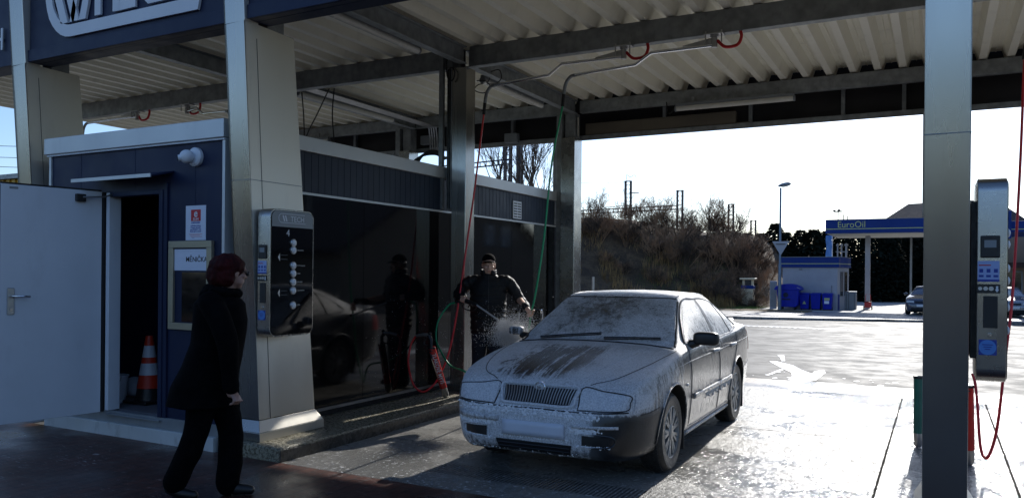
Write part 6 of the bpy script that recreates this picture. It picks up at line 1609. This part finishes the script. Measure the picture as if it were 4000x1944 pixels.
MB().box(8.17, 14, 43.9, 50, 3.96, 4.53).out('fascia', 'stationblue', st, bevel=.01); MB().box(8.17, 14, 43.892, 43.899, 4.08, 4.12).out('stripe', 'stationyellow', st); MB().box(12.0, 12.3, 46, 46.3, GZ, 3.95).out('pillar', 'stationwhite', st)
an = thing('roof_antenna', 'small rack of antennas on the left end of the station canopy', 'antenna', (-.75, 47.0, 4.81))
for i, (x, h) in enumerate(((-1.0+.45, .75), (-.25, .5), (-.02, .42))): MB().tube([(x, 47.0, 4.811), (x, 47.0, 4.81+h)], .03, 6).out('pole', 'mast', an)
MB().box(-.80, -.32, 46.97, 47.03, 5.46, 5.54).out('crossbar', 'mast', an); MB().ball((-.78, 46.95, 5.55), (.09, .09, .05), 10, 6).out('head', 'mast', an); MB().ball((-.5, 46.95, 5.58), (.1, .1, .05), 10, 6).out('head', 'mast', an)
ht = thing('hand_cart', 'red hand cart with small wheels at the foot of the canopy pillar', 'cart', (1.27, 45.1, GZ))
MB().box(1.10, 1.46, 44.95, 45.25, -.20, .12).out('tank', 'redtube', ht, bevel=.04)
for x in (1.07, 1.49): MB().tube([(x-.03, 45.1, GZ+.11), (x+.03, 45.1, GZ+.11)], .11, 14).out('wheel', 'rubber', ht)
MB().tube([(1.14, 45.15, .1), (1.16, 45.2, .55), (1.40, 45.2, .55), (1.42, 45.15, .1)], .02, 6).out('handle', 'redtube', ht); MB().tube([(1.05, 45.0, .1), (1.5, 45.0, .18)], .03, 6).out('hose_reel', 'black', ht)
bn = thing('banner', 'tall light blue banner behind the kiosk under the canopy corner', 'banner', (-1.4, 50, GZ)); MB().tube([(-1.20, 50, GZ), (-1.20, 50, 4.3)], .03, 8).out('pole', 'white', bn)
mb = MB(); nb = 14; mb.v = [(-1.58+.36*j/3+.02*math.sin(i*.9), 50+.05*math.sin(i*.8+j), 2.0+2.2*i/nb) for i in range(nb+1) for j in range(4)]
for i in range(nb):
    for j in range(3): mb.f.append((i*4+j, i*4+j+1, (i+1)*4+j+1, (i+1)*4+j)); mb.m.append(0)
mb.out('cloth', 'sticker', bn, 60)
for x, wd in ((-.52, 'left one'), (-.30, 'middle one, slightly slimmer'), (-.04, 'right one, thickest')):
    v = thing('vent_pipe', 'white capped vent pipe rising behind the kiosk roof, '+wd, 'vent pipe', (x, 46.6, GZ), 0, 'vent pipes behind the kiosk'); r = .06 if 'right' in wd else .045
    MB().tube([(x, 46.6, GZ), (x, 46.6, 3.42)], r, 10).out('pipe', 'stationwhite', v, smooth=50); MB().lathe([(0, 0), (r*1.9, 0), (r*1.9, .10), (0, .16)], 14, (x, 46.6, 3.40)).out('cap', 'stationwhite', v, smooth=40)
vb = single(MB().box(-.62, .06, 46.5, 46.54, 3.02, 3.07), 'pipe_bracket', 'stationwhite', 'white crossbar holding the three vent pipes together', 'bracket', (-.3, 46.5, 3.0))

# ------------------------------------------------------------------ buildings behind
hs = thing('house', 'brown roofed house showing above the right part of the station canopy', 'house', (6, 75, -.4))
MB().box(.2, 11.0, 71.6, 80, -.5, 5.5).out('wall', 'tan', hs)
mb = MB(); e0, e1 = (-.8, 70.3), (12.0, 81.0); z0, z1 = 5.4, 7.6
mb.add([(e0[0], e0[1], z0), (e1[0], e0[1], z0), (e1[0], e1[1], z0), (e0[0], e1[1], z0), (2.4, 75.5, z1+.55), (9.1, 75.5, z1+.75)], [(0,1,5,4), (1,2,5), (2,3,4,5), (3,0,4), (0,3,2,1)]); rf = mb.out('roof', 'brown', hs)
MB().box(5.0, 5.6, 75, 75.6, 7.2, 9.0).out('chimney', 'tan', rf)
MB().tube([(7.8, 74.8, 8.0), (7.8, 74.8, 10.4)], .035, 6).out('aerial', 'mast', hs); MB().box(7.4, 8.5, 74.77, 74.83, 9.5, 9.58).out('aerial', 'mast', hs)
sv = thing('service_building', 'tan rendered building with dark awning behind the right terminal', 'building', (12, 55, GZ))
MB().box(7.2, 22, 53, 60, GZ, 4.6).out('wall', 'tan', sv); MB().box(7.0, 22.2, 52.7, 60.2, 4.6, 4.8).out('roof', 'brown', sv); MB().box(7.3, 14, 51.8, 52.99, 2.2, 2.5).out('awning', 'brown', sv)
for x in (8.0, 10.2, 12.4):
    f_ = MB().box(x, x+1.4, 52.95, 52.99, .6, 2.0).out('window', 'grey', sv); MB().box(x+.07, x+1.33, 52.94, 52.949, .67, 1.93).out('pane', 'carglass', f_)
oh = thing('ochre_shed', 'ochre corrugated shed at the far left edge behind the open door', 'shed', (-26, 12, 0))
mb = MB(); x = -36.0
while x < -19.3: mb.box(x, x+.16, 9.44, 9.5, .0, 4.35); x += .3
mb.box(-36, -19.3, 9.5, 16, 0, 4.34); mb.out('wall', 'yellow', oh); MB().box(-36.2, -19.1, 9.3, 16.2, 4.36, 4.5).out('roof', 'galv', oh)
for x in (-34, -30, -26, -22): MB().box(x-.6, x+.6, 9.40, 9.439, 0, 2.2).out('door', 'brown', oh)
# tall unseen evergreen belt, added so the steel columns mirror something dark
R_ = random.Random(77); mb = MB()
for i in range(16000):
    x = R_.uniform(-40, 34); h = 4.6+.8*mnoise.noise((x*.4, 0, 5)); z = R_.uniform(0, h); dpt = .9*(1-(z/h)**3)+.1; y = -14.5+R_.choice((-1, 1))*dpt*R_.uniform(.6, 1)
    a = R_.uniform(0, 6.28); o = Vector((math.cos(a), math.sin(a), R_.uniform(-.4, .6)))*R_.uniform(.2, .5); q = o.cross(Vector((0, 0, 1)))*.5; p = Vector((x, y, z))
    mb.add([tuple(p-q*.5), tuple(p+o*.6-q), tuple(p+o), tuple(p+o*.6+q), tuple(p+q*.5)], [(0,1,2,3,4)])
single(mb, 'added_hedge', 'conifer', 'unseen dark evergreen belt, added to darken what the steel columns mirror', 'added_hedge', (0, -14.5, 0))
# house beside the wash: only seen mirrored in the black glass
nh = thing('neighbour_house', 'dark gabled house whose reflection shows in the black glass panels', 'house', (20, 29, -.2))
MB().prism([(20.2, -.4), (39, -.4), (39, 2.6), (29.5, 7.2), (20.2, 2.5)], 0, 15, 27).out('wall', 'tan', nh)
mb = MB(); mb.hexa([(14.6, 19.6, 2.3), (27.4, 19.6, 2.3), (27.4, 29.5, 7.28), (14.6, 29.5, 7.28), (14.6, 19.6, 2.5), (27.4, 19.6, 2.5), (27.4, 29.5, 7.5), (14.6, 29.5, 7.5)]); mb.hexa([(14.6, 39.6, 2.4), (27.4, 39.6, 2.4), (27.4, 29.5, 7.28), (14.6, 29.5, 7.28), (14.6, 39.6, 2.6), (27.4, 39.6, 2.6), (27.4, 29.5, 7.5), (14.6, 29.5, 7.5)]); mb.out('roof', 'brown', nh)
for y in (31.6, 33.4):
    f_ = MB().box(14.94, 14.99, y, y+1.0, 3.0, 4.2).out('window', 'grey', nh); MB().box(14.92, 14.939, y+.08, y+.92, 3.08, 4.12).out('pane', 'lampglass', f_)
bpy.context.view_layer.update()
